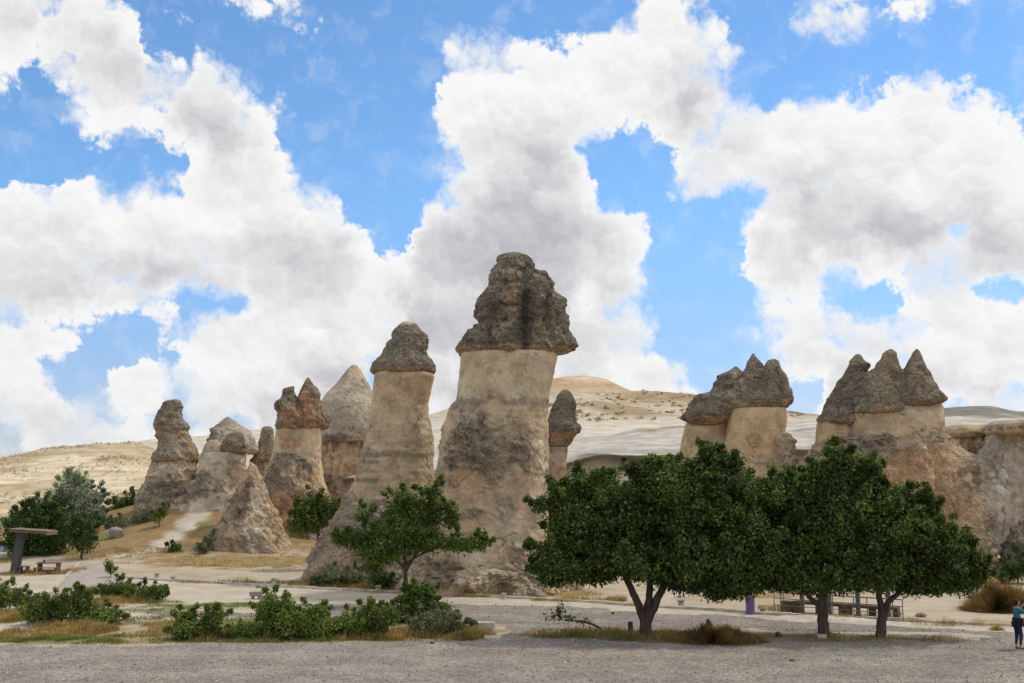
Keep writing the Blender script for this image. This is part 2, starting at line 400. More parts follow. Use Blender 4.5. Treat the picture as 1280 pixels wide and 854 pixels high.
def leaf_mat(name, cols, trans=0.35, rough=0.5):
    m = bpy.data.materials.new(name); m.use_nodes = True; T = NT(m.node_tree); bs = T.n['Principled BSDF']; out = T.n['Material Output']
    col = island_col(T, cols)
    g = T.n.new('ShaderNodeNewGeometry')
    v = T.rng(T.noise(g.outputs['Position'], 0.8, 3, 0.6), 0.3, 0.7, 0.6, 1.45); col = T.mix(1.0, col, T.comb(v, v, v), 'MULTIPLY')
    T.l.new(col, bs.inputs['Base Color']); bs.inputs['Roughness'].default_value = rough; bs.inputs['Specular IOR Level'].default_value = 0.3
    tr = T.n.new('ShaderNodeBsdfTranslucent'); T.l.new(T.mix(1.0, col, c4((1.25, 1.35, 0.7)), 'MULTIPLY'), tr.inputs[0])
    mx = T.n.new('ShaderNodeMixShader'); mx.inputs[0].default_value = trans
    T.l.new(bs.outputs[0], mx.inputs[1]); T.l.new(tr.outputs[0], mx.inputs[2]); T.l.new(mx.outputs[0], out.inputs[0])
    return m
M['leaf_dark'] = leaf_mat('dark_green_leaves', [(0.030, 0.055, 0.012), (0.054, 0.094, 0.018), (0.090, 0.138, 0.028), (0.22, 0.235, 0.065)], 0.38)
M['leaf_mid'] = leaf_mat('mid_green_leaves', [(0.045, 0.085, 0.012), (0.075, 0.130, 0.020), (0.105, 0.165, 0.028), (0.18, 0.21, 0.045)], 0.32)
M['leaf_vine'] = leaf_mat('vine_leaves', [(0.06, 0.10, 0.018), (0.105, 0.16, 0.030), (0.15, 0.205, 0.04), (0.27, 0.27, 0.07)], 0.3)
M['leaf_silver'] = leaf_mat('silver_leaves', [(0.18, 0.205, 0.15), (0.28, 0.31, 0.235), (0.38, 0.40, 0.31), (0.47, 0.48, 0.39)], 0.3)
M['leaf_pine'] = leaf_mat('bushy_green_leaves', [(0.030, 0.062, 0.012), (0.046, 0.092, 0.018), (0.068, 0.12, 0.024), (0.11, 0.15, 0.035)], 0.3)
M['grass_dry'] = leaf_mat('dry_grass_blades', [(0.22, 0.13, 0.045), (0.33, 0.21, 0.08), (0.42, 0.29, 0.12), (0.30, 0.24, 0.09)], 0.3, 0.7)
M['grass_green'] = leaf_mat('green_grass_blades', [(0.09, 0.125, 0.03), (0.14, 0.175, 0.045), (0.20, 0.215, 0.065), (0.33, 0.28, 0.11)], 0.3, 0.7)
M['grass_sage'] = leaf_mat('grey_green_stems', [(0.09, 0.11, 0.055), (0.13, 0.15, 0.08), (0.17, 0.185, 0.105), (0.22, 0.225, 0.13)], 0.2, 0.7)
def plain(name, col, var=0.25, scale=6.0, rough=0.8, stretch=(1, 1, 1), bd=0.01, spec=0.25):
    def fn(T, bs):
        p = T.vec('MULTIPLY', objco(T), stretch)
        n = T.noise(p, scale, 5, 0.6); b = T.noise(p, scale * 6, 3, 0.6)
        v = T.math('MULTIPLY', T.rng(n, 0.3, 0.7, 1 - var, 1 + var), T.rng(b, 0.3, 0.7, 1 - var * 0.5, 1 + var * 0.5))
        T.l.new(T.mix(1.0, c4(col), T.comb(v, v, v), 'MULTIPLY'), bs.inputs['Base Color'])
        if bd: bump(T, bs, T.math('ADD', n, b), 0.6, bd)
    return material(name, fn, rough, spec)
M['bark'] = plain('brown_bark', (0.085, 0.062, 0.045), 0.4, 5.0, 0.9, (1, 1, 0.25), 0.03)
M['wood'] = plain('weathered_planks', (0.155, 0.105, 0.075), 0.3, 4.0, 0.8, (0.3, 4, 4))
M['wood_pale'] = plain('pale_weathered_wood', (0.19, 0.14, 0.105), 0.3, 4.0, 0.8, (0.3, 4, 4))
M['post_grey'] = plain('grey_painted_post', (0.075, 0.075, 0.07), 0.25, 4.0)
M['stone'] = plain('grey_dressed_stone', (0.30, 0.27, 0.235), 0.3, 5.0, 0.9, bd=0.02)
M['stone_pale'] = plain('pale_dressed_stone', (0.50, 0.45, 0.37), 0.22, 4.0, 0.9, bd=0.02)
M['stone_pink'] = plain('pinkish_stone', (0.34, 0.265, 0.25), 0.22, 5.0, 0.9, bd=0.02)
M['stone_dark'] = plain('dark_rock', (0.10, 0.088, 0.078), 0.35, 5.0, 0.9, bd=0.03)
M['iron'] = plain('dull_grey_iron', (0.13, 0.125, 0.12), 0.25, 8.0, 0.55, bd=0.002, spec=0.4)
M['purple'] = plain('faded_purple_paint', (0.20, 0.12, 0.34), 0.15, 5.0, 0.6, bd=0.003)
M['asphalt'] = plain('worn_pale_paving', (0.37, 0.32, 0.28), 0.14, 1.2, 0.9, bd=0.01)
M['tarmac'] = plain('road_tarmac', (0.13, 0.13, 0.14), 0.16, 1.2, 0.9, bd=0.01)

# ---------------------------------------------------------------- the lie of the land
def gz(x, y):
    """ground height: a flat lot, a talus slope on the left, gentle waves"""
    x = np.asarray(x, float); y = np.asarray(y, float)
    m = 5.2 * np.exp(-((x + 26) / 13.5) ** 2 - ((y - 105) / 14.5) ** 2)
    m += 2.2 * np.exp(-((x + 46) / 12) ** 2 - ((y - 118) / 16) ** 2)
    m += 0.9 * np.exp(-((x - 40) / 8) ** 2 - ((y - 78) / 10) ** 2)
    sh = np.broadcast_to(x, np.broadcast(x, y).shape).ravel(); sv = np.broadcast_to(y, np.broadcast(x, y).shape).ravel()
    w = fbm(np.column_stack([sh * 0.12, sv * 0.12, np.zeros(len(sh))]), 3).reshape(np.broadcast(x, y).shape)
    return m + 0.05 * w * sstep(36, 60, y) + 0.3 * w * sstep(78, 100, y)
def gpt(px, py):
    """the ground point under photo pixel (px, py)"""
    z = 0.0
    for _ in range(25):
        p = Ggr(px, py, z); z = 0.6 * z + 0.4 * float(gz(p[0], p[1]))
    p[2] = float(gz(p[0], p[1])); return p
def Yof(curve, px):
    """distance of a boundary, drawn as photo pixels on the level ground, in the direction of column px"""
    c = np.array(curve, float)
    ys = np.array([Ggr(a, b)[1] for a, b in c])
    return np.interp(px, c[:, 0], ys)
KERB = [(-200, 715), (60, 718), (184, 725), (300, 731), (420, 738), (600, 746), (800, 758), (1000, 771), (1280, 784), (1500, 795)]
GRAVEL_FAR = [(-200, 800), (0, 790), (140, 764), (300, 760), (480, 757), (640, 754), (800, 763), (960, 773), (1050, 779), (1200, 787), (1280, 791), (1500, 800)]
LOT_FAR = [(-200, 812), (0, 808), (200, 805), (420, 803), (620, 799), (680, 796), (800, 804), (960, 806), (1080, 801), (1280, 797), (1500, 796)]
def ell(px, py, blobs):
    v = np.full(np.shape(px), -9.0)
    for (cx, cy, rx, ry) in blobs: v = np.maximum(v, 1 - np.sqrt(((px - cx) / rx) ** 2 + ((py - cy) / ry) ** 2))
    return v
VERGE = [(120, 792, 240, 20), (330, 790, 230, 20), (500, 790, 135, 20), (60, 770, 130, 22), (820, 797, 180, 8), (900, 795, 90, 10), (1105, 798, 135, 8), (280, 759, 120, 7), (60, 745, 100, 22)]
def masks(X, Y):
    sh = X.shape; Pn = np.column_stack([X.ravel(), Y.ravel(), np.zeros(X.size)])
    px, py = pix(Pn); n1 = fbm(Pn * 0.7, 4); n2 = fbm(Pn * 0.23 + 9, 3)
    gf = Yof(GRAVEL_FAR, px) - Pn[:, 1] + 1.0 * n1 + 1.4 * n2
    lot = Yof(LOT_FAR, px) - Pn[:, 1] + 0.7 * n1 + 0.5 * n2
    verge = ell(px, py, VERGE) * 4 + 0.5 * n1
    gravel = np.maximum(lot, np.minimum(gf, -verge))
    kb = Yof(KERB, px) - Pn[:, 1]
    road = np.minimum(kb + 0.1, -gf + 3.0) + 0.4 * n1
    return [q.reshape(sh) for q in (gravel, road, verge, kb, n1, n2, px, py)]

def grid_faces(nu, nv):
    i = np.arange(nv - 1)[:, None] * nu + np.arange(nu - 1)[None, :]
    return np.stack([i, i + 1, i + 1 + nu, i + nu], -1).reshape(-1, 4)
def axis(lo, hi, step, far_lo, far_hi, g=1.22):
    a = list(np.arange(lo, hi, step)); s = step
    while a[-1] < far_hi: s *= g; a.append(a[-1] + s)
    s = step; b = [a[0]]
    while b[-1] > far_lo: s *= g; b.append(b[-1] - s)
    return np.array(b[:0:-1] + a)
COL = dict(sand=(0.46, 0.375, 0.265), pale=(0.53, 0.455, 0.35), ochre=(0.36, 0.245, 0.115), olive=(0.20, 0.19, 0.085), shaded_soil=(0.20, 0.15, 0.10), bright=(0.56, 0.50, 0.40))  # the last entry is the palest sand, for path and road
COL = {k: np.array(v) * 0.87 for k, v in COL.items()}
def mixc(a, b, t): return a + (b - a) * np.clip(t, 0, 1)[..., None]
def ground():
    xs = axis(-46, 46, 0.36, -2500, 2500); ys = axis(26, 112, 0.34, -400, 3500)
    X, Y = np.meshgrid(xs, ys); Z = gz(X, Y)
    gr, rd, vg, kb, n1, n2, px, py = masks(X, Y)
    px3, py3 = pix(np.stack([X, Y, Z], -1).reshape(-1, 3)); px3 = px3.reshape(X.shape); py3 = py3.reshape(X.shape)
    c = np.broadcast_to(COL['sand'], X.shape + (3,)).copy()
    c = mixc(c, COL['pale'], 0.5 + 1.2 * n2)
    # bands of parched grass at the feet of the rocks and over the talus slope
    band = ell(px3, py3, [(300, 702, 150, 9), (520, 733, 160, 11), (140, 690, 90, 10), (610, 740, 100, 7), (700, 742, 60, 6), (1235, 722, 60, 12), (950, 745, 60, 5)])
    c = mixc(c, COL['ochre'], sstep(-0.1, 0.35, band + 0.45 * n1))
    c = mixc(c, COL['ochre'] * 1.1, 0.75 * sstep(1.0, 0.2, np.abs(kb + 0.9)) * sstep(-0.3, 0.2, n1 + 0.2) * sstep(150, 200, px))
    slope = sstep(78, 84, Y) * sstep(0.25, 0.8, Z)
    c = mixc(c, COL['ochre'] * 0.9, slope * sstep(-0.75, 0.0, n1 + 0.4))
    c = mixc(c, COL['olive'], slope * sstep(0.05, 0.5, n2 + 0.3 * n1))
    path = ell(px3, py3, [(158, 695, 26, 3), (182, 688, 22, 4.5), (202, 680, 18, 6), (218, 670, 16, 8), (232, 656, 15, 11), (248, 640, 19, 14), (268, 622, 34, 18), (280, 605, 40, 16)])
    c = mixc(c, COL['bright'], sstep(0.0, 0.3, path + 0.16 * n1))
    c = mixc(c, COL['olive'] * np.array((1.25, 1.15, 1.1)), 0.85 * sstep(0.0, 0.9, vg + 0.9 * n1) * sstep(-0.2, 0.2, n2 + 0.5 * n1 + 0.12)); c = mixc(c, COL['ochre'], 0.6 * sstep(0.1, 0.8, vg) * sstep(0.0, 0.35, n1 - 0.5 * n2))
    c = mixc(c, COL['shaded_soil'], 0.85 * sstep(-0.35, 0.2, ell(px3, py3, [(1110, 799, 140, 10), (830, 797, 170, 8)]) + 0.25 * n1))  # brown earth under the verge trees, darkened to paint in their shade
    c = mixc(c, COL['olive'], sstep(130, 160, Y) * 0.25)
    V = np.stack([X, Y, Z], -1).reshape(-1, 3)
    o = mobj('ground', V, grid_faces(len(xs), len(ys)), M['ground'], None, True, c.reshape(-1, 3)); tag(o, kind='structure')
ground()
def sheet(name, x0, x1, y0, y1, step, fn, mat, colfn=None, lift=0.012):
    xs = np.arange(x0, x1, step); ys = np.arange(y0, y1, step); X, Y = np.meshgrid(xs, ys)
    m = fn(X, Y); Z = gz(X, Y) + np.clip(m * 0.04, -0.04, lift)
    F = grid_faces(len(xs), len(ys)); keep = (m.ravel()[F] > -0.6).any(1); F = F[keep]
    used = np.unique(F); re = np.full(X.size, -1); re[used] = np.arange(len(used))
    V = np.stack([X, Y, Z], -1).reshape(-1, 3)[used]
    col = colfn(V) if colfn else None
    return tag(mobj(name, V, re[F], mat, None, True, col), kind='structure')
sheet('gravel_lot', -40, 40, 22, 72, 0.25, lambda X, Y: masks(X, Y)[0], M['gravel'])
def road_col(V):
    n = fbm(V * np.array((0.05, 0.5, 0)) + 3, 4); return mixc(np.tile(COL['pale'], (len(V), 1)), COL['bright'] * 1.02, 0.5 + 0.9 * n)
sheet('dirt_road', -40, 40, 38, 76, 0.3, lambda X, Y: masks(X, Y)[1], M['ground'], road_col, 0.006)
def poly_mask(pts):
    q = np.array([gpt(a, b)[:2] for a, b in pts])
    def fn(X, Y):
        m = np.full(X.shape, 9.0); ctr = q.mean(0)
        for i in range(len(q)):                       # convex outline: nearest edge
            a, b = q[i], q[(i + 1) % len(q)]; e = b - a; nrm = np.array((-e[1], e[0])) / np.linalg.norm(e)
            if (ctr - a) @ nrm < 0: nrm = -nrm
            m = np.minimum(m, (X - a[0]) * nrm[0] + (Y - a[1]) * nrm[1])
        return m + 0.12 * fbm(np.column_stack([X.ravel(), Y.ravel(), 0 * X.ravel()]) * 0.8, 3).reshape(X.shape)
    return fn
sheet('paved_path', -40, -15, 44, 84, 0.25, poly_mask([(92, 706), (137, 705), (152, 726), (140, 775), (0, 790), (52, 748)]), M['asphalt'], None, 0.018)
sheet('road', -75, -36, 80, 108, 0.5, poly_mask([(-160, 682), (33, 681), (28, 690), (-160, 693)]), M['tarmac'], None, 0.02)

# loose stones on the gravel: nobody could count them
def pebbles():
    n = 90000
    u = rng.uniform(-60, 1340, n); Yd = 29 + 34 * rng.random(n) ** 1.5
    X = (u - 640) / FPX * Yd; m = masks(X, Yd)[0]
    ok = m > 0.02; X, Yd = X[ok], Yd[ok]; n = len(X)
    s = 0.012 + 0.022 * rng.random(n) ** 3 + 0.035 * (rng.random(n) < 0.012)
    base = np.array([(1, 0, 0), (0, 1, 0), (-1, 0, 0), (0, -1, 0), (0, 0, 0.75), (0, 0, -0.4)], float)
    tri = np.array([(0, 1, 4), (1, 2, 4), (2, 3, 4), (3, 0, 4), (1, 0, 5), (2, 1, 5), (3, 2, 5), (0, 3, 5)])
    a = rng.uniform(0, 6.28, n); ca, sa = np.cos(a), np.sin(a)
    B = base[None] * (1 + 0.45 * rng.normal(size=(n, 6, 3)) * 0.6) * s[:, None, None]
    V = np.stack([B[..., 0] * ca[:, None] - B[..., 1] * sa[:, None] * 0.75 + X[:, None], B[..., 0] * sa[:, None] + B[..., 1] * ca[:, None] * 0.75 + Yd[:, None], B[..., 2] + gz(X, Yd)[:, None] + 0.012 + 0.2 * s[:, None]], -1)
    F = (tri[None] + 6 * np.arange(n)[:, None, None]).reshape(-1, 3)
    tag(mobj('gravel_stones', V.reshape(-1, 3), F, M['pebble'], None, False), 'loose grey stones strewn over the gravel lot', 'gravel', kind='stuff')
pebbles()

# ---------------------------------------------------------------- hills and terraces behind
def loft(name, curves, nu, subs, mat, colfn, amp=0.5, freq=0.12, stretch=(1, 1, 2.0), rough=4):
    """a surface through curves drawn as photo pixels at their distances, far one first; returns a structure"""
    lo = min(c[0][0][0] for c in curves); hi = max(c[0][-1][0] for c in curves); us = np.linspace(lo, hi, nu); rows = []
    for pts, Yv in curves:
        c = np.array(pts, float); py = np.interp(us, c[:, 0], c[:, 1]); Ya = np.broadcast_to(Yv, (len(c),)); Yu = np.interp(us, c[:, 0], Ya)
        rows.append(np.array([P(a, b, d) for a, b, d in zip(us, py, Yu)]))
    out = []
    for i in range(len(rows) - 1):
        for t in np.linspace(0, 1, subs[i], endpoint=False): out.append(rows[i] * (1 - t) + rows[i + 1] * t)
    out.append(rows[-1]); V = np.array(out).reshape(-1, 3)
    n = fbm(V * freq * np.array(stretch), rough)
    px, py = pix(V); c = colfn(px, py, V, n)
    V[:, 2] += amp * n; V[:, 1] -= 0.8 * amp * n
    return tag(mobj(name, V, grid_faces(nu, len(out))[:, ::-1], mat, None, True, c), kind='structure')
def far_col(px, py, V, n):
    c = np.tile((0.52, 0.45, 0.335), (len(V), 1)); e = fbm(V * np.array((0.03, 0.03, 0.5)), 4)  # pale tuff, chosen lighter to stand for sun on the hill
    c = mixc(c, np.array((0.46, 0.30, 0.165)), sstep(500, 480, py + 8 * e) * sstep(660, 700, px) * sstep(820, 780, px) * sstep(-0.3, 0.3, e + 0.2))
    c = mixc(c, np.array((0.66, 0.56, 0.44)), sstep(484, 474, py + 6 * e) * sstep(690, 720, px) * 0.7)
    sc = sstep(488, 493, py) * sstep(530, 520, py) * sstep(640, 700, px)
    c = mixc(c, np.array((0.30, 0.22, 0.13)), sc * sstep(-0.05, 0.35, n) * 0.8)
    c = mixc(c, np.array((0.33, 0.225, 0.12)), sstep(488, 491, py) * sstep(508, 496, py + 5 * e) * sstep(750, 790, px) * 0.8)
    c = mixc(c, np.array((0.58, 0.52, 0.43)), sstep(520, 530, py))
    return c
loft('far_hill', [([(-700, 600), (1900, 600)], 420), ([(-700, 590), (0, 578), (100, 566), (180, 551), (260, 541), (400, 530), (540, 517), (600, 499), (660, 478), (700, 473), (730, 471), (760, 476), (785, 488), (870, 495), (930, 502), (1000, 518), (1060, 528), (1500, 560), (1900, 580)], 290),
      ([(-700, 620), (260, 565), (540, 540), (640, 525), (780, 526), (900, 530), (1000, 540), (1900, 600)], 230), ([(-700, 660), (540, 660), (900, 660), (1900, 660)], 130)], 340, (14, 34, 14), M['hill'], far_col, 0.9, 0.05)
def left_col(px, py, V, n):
    c = np.tile((0.60, 0.49, 0.325), (len(V), 1)); e = fbm(V * np.array((0.05, 0.05, 1.6)), 4)  # pale tuff; sunshine on this hill is put into its lighter colour
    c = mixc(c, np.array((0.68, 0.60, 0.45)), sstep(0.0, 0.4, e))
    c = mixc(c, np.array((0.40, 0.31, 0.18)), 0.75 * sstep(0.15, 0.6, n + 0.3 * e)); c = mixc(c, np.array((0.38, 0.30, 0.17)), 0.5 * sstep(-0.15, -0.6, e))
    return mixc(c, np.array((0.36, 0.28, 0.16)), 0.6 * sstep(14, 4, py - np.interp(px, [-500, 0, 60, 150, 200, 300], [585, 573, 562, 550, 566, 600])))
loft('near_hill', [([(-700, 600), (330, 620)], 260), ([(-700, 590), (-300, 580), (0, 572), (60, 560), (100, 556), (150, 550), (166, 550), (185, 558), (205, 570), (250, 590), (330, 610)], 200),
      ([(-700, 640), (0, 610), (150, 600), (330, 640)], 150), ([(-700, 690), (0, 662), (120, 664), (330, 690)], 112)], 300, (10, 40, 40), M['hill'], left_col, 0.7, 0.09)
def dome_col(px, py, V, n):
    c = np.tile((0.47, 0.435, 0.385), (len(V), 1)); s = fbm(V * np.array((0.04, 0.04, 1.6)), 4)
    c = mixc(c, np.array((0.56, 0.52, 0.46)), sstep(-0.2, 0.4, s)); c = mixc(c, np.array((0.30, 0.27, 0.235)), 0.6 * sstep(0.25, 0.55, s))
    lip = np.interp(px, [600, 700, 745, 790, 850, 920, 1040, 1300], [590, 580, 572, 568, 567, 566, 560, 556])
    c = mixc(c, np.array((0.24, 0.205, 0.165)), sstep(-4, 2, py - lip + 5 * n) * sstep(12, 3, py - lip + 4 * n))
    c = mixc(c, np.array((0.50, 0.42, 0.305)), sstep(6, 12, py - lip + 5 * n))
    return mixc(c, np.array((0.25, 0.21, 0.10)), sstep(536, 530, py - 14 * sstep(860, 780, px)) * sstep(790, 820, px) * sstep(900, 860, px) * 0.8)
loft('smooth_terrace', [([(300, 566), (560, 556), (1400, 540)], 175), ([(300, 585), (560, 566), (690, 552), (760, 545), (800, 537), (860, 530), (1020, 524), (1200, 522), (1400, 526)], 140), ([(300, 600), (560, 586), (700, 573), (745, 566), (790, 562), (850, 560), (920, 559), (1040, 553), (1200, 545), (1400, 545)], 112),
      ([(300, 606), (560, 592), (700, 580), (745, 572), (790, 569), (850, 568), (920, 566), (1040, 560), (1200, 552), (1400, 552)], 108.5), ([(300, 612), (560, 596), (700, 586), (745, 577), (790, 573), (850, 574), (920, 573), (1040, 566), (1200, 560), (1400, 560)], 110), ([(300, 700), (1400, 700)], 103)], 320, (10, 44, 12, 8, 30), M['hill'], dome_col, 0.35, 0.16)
def grey_col(px, py, V, n):
    c = np.tile((0.22, 0.205, 0.17), (len(V), 1)); return mixc(c, np.array((0.42, 0.37, 0.30)), sstep(0.0, 0.5, n) * 0.7)
loft('grey_hill', [([(1080, 540), (1900, 540)], 330), ([(1080, 535), (1130, 520), (1175, 511), (1210, 508), (1240, 508), (1275, 514), (1330, 522), (1500, 530), (1900, 540)], 215), ([(1080, 560), (1900, 560)], 150)], 160, (8, 30), M['hill'], grey_col, 0.5, 0.08)

# ---------------------------------------------------------------- fairy chimneys
K = dict(cream=(0.55, 0.435, 0.275), pale=(0.58, 0.485, 0.355), tan=(0.45, 0.34, 0.22), grey=(0.275, 0.225, 0.165), dark=(0.125, 0.106, 0.085), lichen=(0.23, 0.192, 0.142),
         orange=(0.48, 0.30, 0.175), rust=(0.38, 0.215, 0.12), white=(0.60, 0.555, 0.47), cone=(0.45, 0.385, 0.30))
K = {k: np.array(v) for k, v in K.items()}
def rock(name, parent, Y, prof, mat, base, depth=0.85, blobs=(), strata=0.0, amp=(0.05, 0.5, 0.10), gully=0.0, crag=0.0, n=2.3, edge=0.085, seed=0.0, lean=0.0, rim=None, grain=0.0, yoff=0.0, grooves=(), calm=None, blocks=0.8):
    """a weathered rock turned from the outline (row, left, right) seen in the photograph: a real body of that width,
    depth x width thick, its skin broken by lumps, gullies and crags.
    amp = (share of half width, lumps per metre, fine relief in metres)"""
    pr = np.array(prof, float)
    zc = np.array([P(640, r, Y)[2] for r in pr[:, 0]]); xl = np.array([P(a, r, Y)[0] for r, a in zip(pr[:, 0], pr[:, 1])]); xr = np.array([P(a, r, Y)[0] for r, a in zip(pr[:, 0], pr[:, 2])])
    H = zc[0] - zc[-1]; wmax = max(xr - xl)
    # rings evenly spaced along the outline
    s = np.concatenate([[0], np.cumsum(np.hypot(np.diff(zc), np.maximum(abs(np.diff(xl)), abs(np.diff(xr)))) + 1e-6)])
    nr = max(10, int(s[-1] / edge)); t = np.linspace(0, s[-1], nr)
    z = np.interp(t, s, zc); l = np.interp(t, s, xl); r = np.interp(t, s, xr)
    ns = int(min(420, max(36, math.pi * wmax * 0.95 / edge)))
    th = np.arange(ns) / ns * 2 * math.pi; ct, st = np.cos(th), np.sin(th)
    ex = np.sign(ct) * np.abs(ct) ** (2 / n); ey = np.sign(st) * np.abs(st) ** (2 / n)
    hw = (r - l) / 2; cx = (r + l) / 2
    jz = np.column_stack([z * 1.5, z * 0 + seed * 3.1, z * 0]); jit_ = 1.0 if mat == 'cap' else 0.25
    cx = cx + jit_ * 0.06 * fbm(jz, 3, 0.6) * np.clip(hw / 0.5, 0.3, 1); hw = hw * (1 + jit_ * 0.025 * fbm(jz * 1.7 + 9, 3, 0.6))
    X = cx[:, None] + hw[:, None] * ex; Yv = Y + yoff + depth * hw[:, None] * ey + lean * (z[:, None] - z[-1]); Z = np.repeat(z[:, None], ns, 1)
    V = np.stack([X, Yv, Z], -1).reshape(-1, 3)
    out = np.stack([np.tile(ct, nr), np.tile(st, nr), np.zeros(nr * ns)], -1)
    hwv = np.repeat(hw, ns); q = V + seed * 13.7
    m1 = fbm(q * 0.45 + 3, 4, 0.6); m2 = fbm(q * 1.6 + 7, 4, 0.62); m3 = fbm(q * np.array((0.3, 0.3, 2.2)) + 21, 3); m4 = fbm(q * 0.22 + 55, 3)
    py = np.repeat(np.interp(t, s, pr[:, 0]), ns); k0 = P(1640, 500, Y)[0]; px = 640 + V[:, 0] * 1000 / k0
    # colours: crust, iron stains, bleached faces, on some shafts a painted lit side; crust also stands proud and is pitted
    pitw = np.full(len(V), {'cap': 1.0, 'rock': 0.7, 'neck': 0.12}[mat])
    bz = base(py, m1, m2, m3) if callable(base) else np.tile(K[base], (len(V), 1))
    if not callable(base):                                # two tones of the stone and its greyer crust
        bz = mixc(bz, bz * np.array((0.78, 0.77, 0.80)), sstep(-0.05, 0.35, m1)); bz = mixc(bz, bz * np.array((1.16, 1.09, 1.0)), sstep(0.1, 0.5, m4))
    if mat != 'cap':                                      # iron in the tuff: warm flecks and streaks everywhere
        bz = mixc(bz, K['orange'], 0.30 * sstep(0.10, 0.5, m4 + 0.5 * m2)); bz = mixc(bz, K['dark'] * 1.6, 0.30 * sstep(0.32, 0.6, m2 - 0.4 * m3))
    crust = np.zeros(len(V))
    for b in blobs:
        bx, by, rx, ry, cn, k = b[:6]
        e = 1 - np.sqrt(((px - bx) / rx) ** 2 + ((py - by) / ry) ** 2)
        w = k * sstep(-0.15, 0.45, e + 0.55 * m2 + 0.35 * m1)
        bz = mixc(bz, K[cn] * (1 + 0.35 * m2)[:, None], w)
        if cn in ('grey', 'dark') and mat != 'cap': crust = np.maximum(crust, w * min(1, k * 1.2))
        elif mat != 'cap': crust = crust * (1 - w); pitw = pitw * (1 - 0.8 * w) if cn in ('white', 'cream') else pitw
    pitw = np.maximum(pitw, crust)
    if rim is not None:                                   # the broken, unweathered underside of a cap
        r0, cn = rim; bz = mixc(bz, K[cn], 0.62 * sstep(r0 - 2.0, r0 + 1.5, py + 3.2 * m2 + 2.5 * m1))
    if grain: bz = bz * (1 + grain * m2)[:, None]
    n1 = fbm(q * amp[1], 3); n2 = fbm(q * 2.1, 4, 0.6)
    d = amp[0] * hwv * n1 * 2 + amp[2] * n2
    if gully: d += gully * (ridged(q * np.array((0.75, 0.75, 0.10)), 3) - 1.0)
    if crag:
        c1 = perlin(q * np.array((1.3, 1.3, 0.9)) + 5); d += crag * (np.abs(c1) * 2 - 0.5)
        d += 0.5 * crag * np.round(2.5 * perlin(q * 0.9 + 11)) / 2.5
    if strata:
        bands = fbm(np.column_stack([q[:, 0] * 0.08, q[:, 1] * 0.08, q[:, 2] * 1.9]), 4); d += strata * bands
    if mat != 'cap':                                      # rain runnels
        run = ridged(np.column_stack([q[:, 0] * 1.9, q[:, 1] * 1.9, q[:, 2] * 0.16]) + 71, 2); d -= 0.05 * np.clip(run - 0.75, 0, 1) * (1 - 0.6 * (pitw < 0.3))
    d += crust * (0.10 + 0.20 * n2 + 0.16 * (np.abs(perlin(q * 1.5 + 5)) * 2 - 0.5) + 0.14 * ridged(q * np.array((0.9, 0.9, 0.25)), 2))
    if mat == 'cap' or crust.max() > 0.3 or crag:         # fractured blocks
        qw = q + 0.25 * np.column_stack([m2, m1, m3]); rid, ed = cells(qw * np.array((0.95, 0.95, 0.75)), int(seed)); rid2, ed2 = cells(qw * 2.3, int(seed) + 7)
        wgt = (blocks if mat == 'cap' else 0.6 * (crag > 0) + 0.55 * crust) * np.clip(hwv / 1.6, 0.3, 1.0)
        d += wgt * (0.26 * (rid - 0.5) - 0.10 * sstep(0.10, 0.0, ed) + 0.11 * (rid2 - 0.5) - 0.04 * sstep(0.10, 0.0, ed2))
        bz = bz * (1 + (0.16 * (rid - 0.5) + 0.14 * (rid2 - 0.5)) * np.minimum(1, wgt))[:, None]
    if mat == 'neck':                                     # cracks run down the pale shafts
        rid, ed = cells((q + 0.5 * np.column_stack([m2, m1, m3])) * np.array((0.42, 0.42, 0.22)), int(seed) + 3)
        ck = sstep(0.035, 0.0, ed) * sstep(-0.1, 0.25, m1 + 0.2); d -= 0.07 * ck; bz = mixc(bz, K['rust'] * 0.55, 0.7 * ck); d += 0.05 * (rid - 0.5)
    for (gx, y0, y1, gd, gw) in grooves:                  # clefts worn down the face
        d -= gd * np.exp(-((px + 5 * m1 - gx) / gw) ** 2) * sstep(y0 - 8, y0 + 8, py) * sstep(y1 + 6, y1 - 6, py) * (out[:, 1] < 0.3)
    if calm is not None: d *= 1 - 0.75 * sstep(calm[1] + 6, calm[1] - 6, py)[...] * sstep(calm[0] - 4, calm[0] + 2, py)
    d *= np.clip(hwv / 1.1, 0.12, 1.0)                    # narrow tips stay sharp
    V = V + out * d[:, None]
    V[:, 2] += 0.5 * amp[2] * fbm(q * 1.7 + 40, 3)
    # darker crust on ledges that hold lichen: follows the stone's own relief bands
    V2 = V
    i = np.arange(nr - 1)[:, None] * ns; j = np.arange(ns)[None, :]; jn = (j + 1) % ns
    F = np.stack([i + j, i + ns + j, i + ns + jn, i + jn], -1).reshape(-1, 4)
    nv = len(V2)
    V2 = np.vstack([V2, V2[:ns].mean(0) + (0, 0, 0.02), V2[-ns:].mean(0)]); bz = np.vstack([bz, bz[:ns].mean(0), bz[-ns:].mean(0)])
    k = np.arange(ns); kn = (k + 1) % ns
    top = np.stack([np.full(ns, nv), k, kn, kn], -1)[:, :3]; bot = np.stack([np.full(ns, nv + 1), (nr - 1) * ns + kn, (nr - 1) * ns + k], -1)
    # quads and fans in one mesh: split quads into triangles
    T3 = np.vstack([F[:, (0, 1, 2)], F[:, (0, 2, 3)], top, bot])
    ob = mobj(name, V2, T3, M['tuff'], parent, True, np.clip(bz, 0.01, 0.9), world=True)
    at = ob.data.attributes.new('pit', 'FLOAT', 'POINT'); at.data.foreach_set('value', np.append(pitw, (pitw[0], pitw[-1])).astype(np.float32))
    return ob
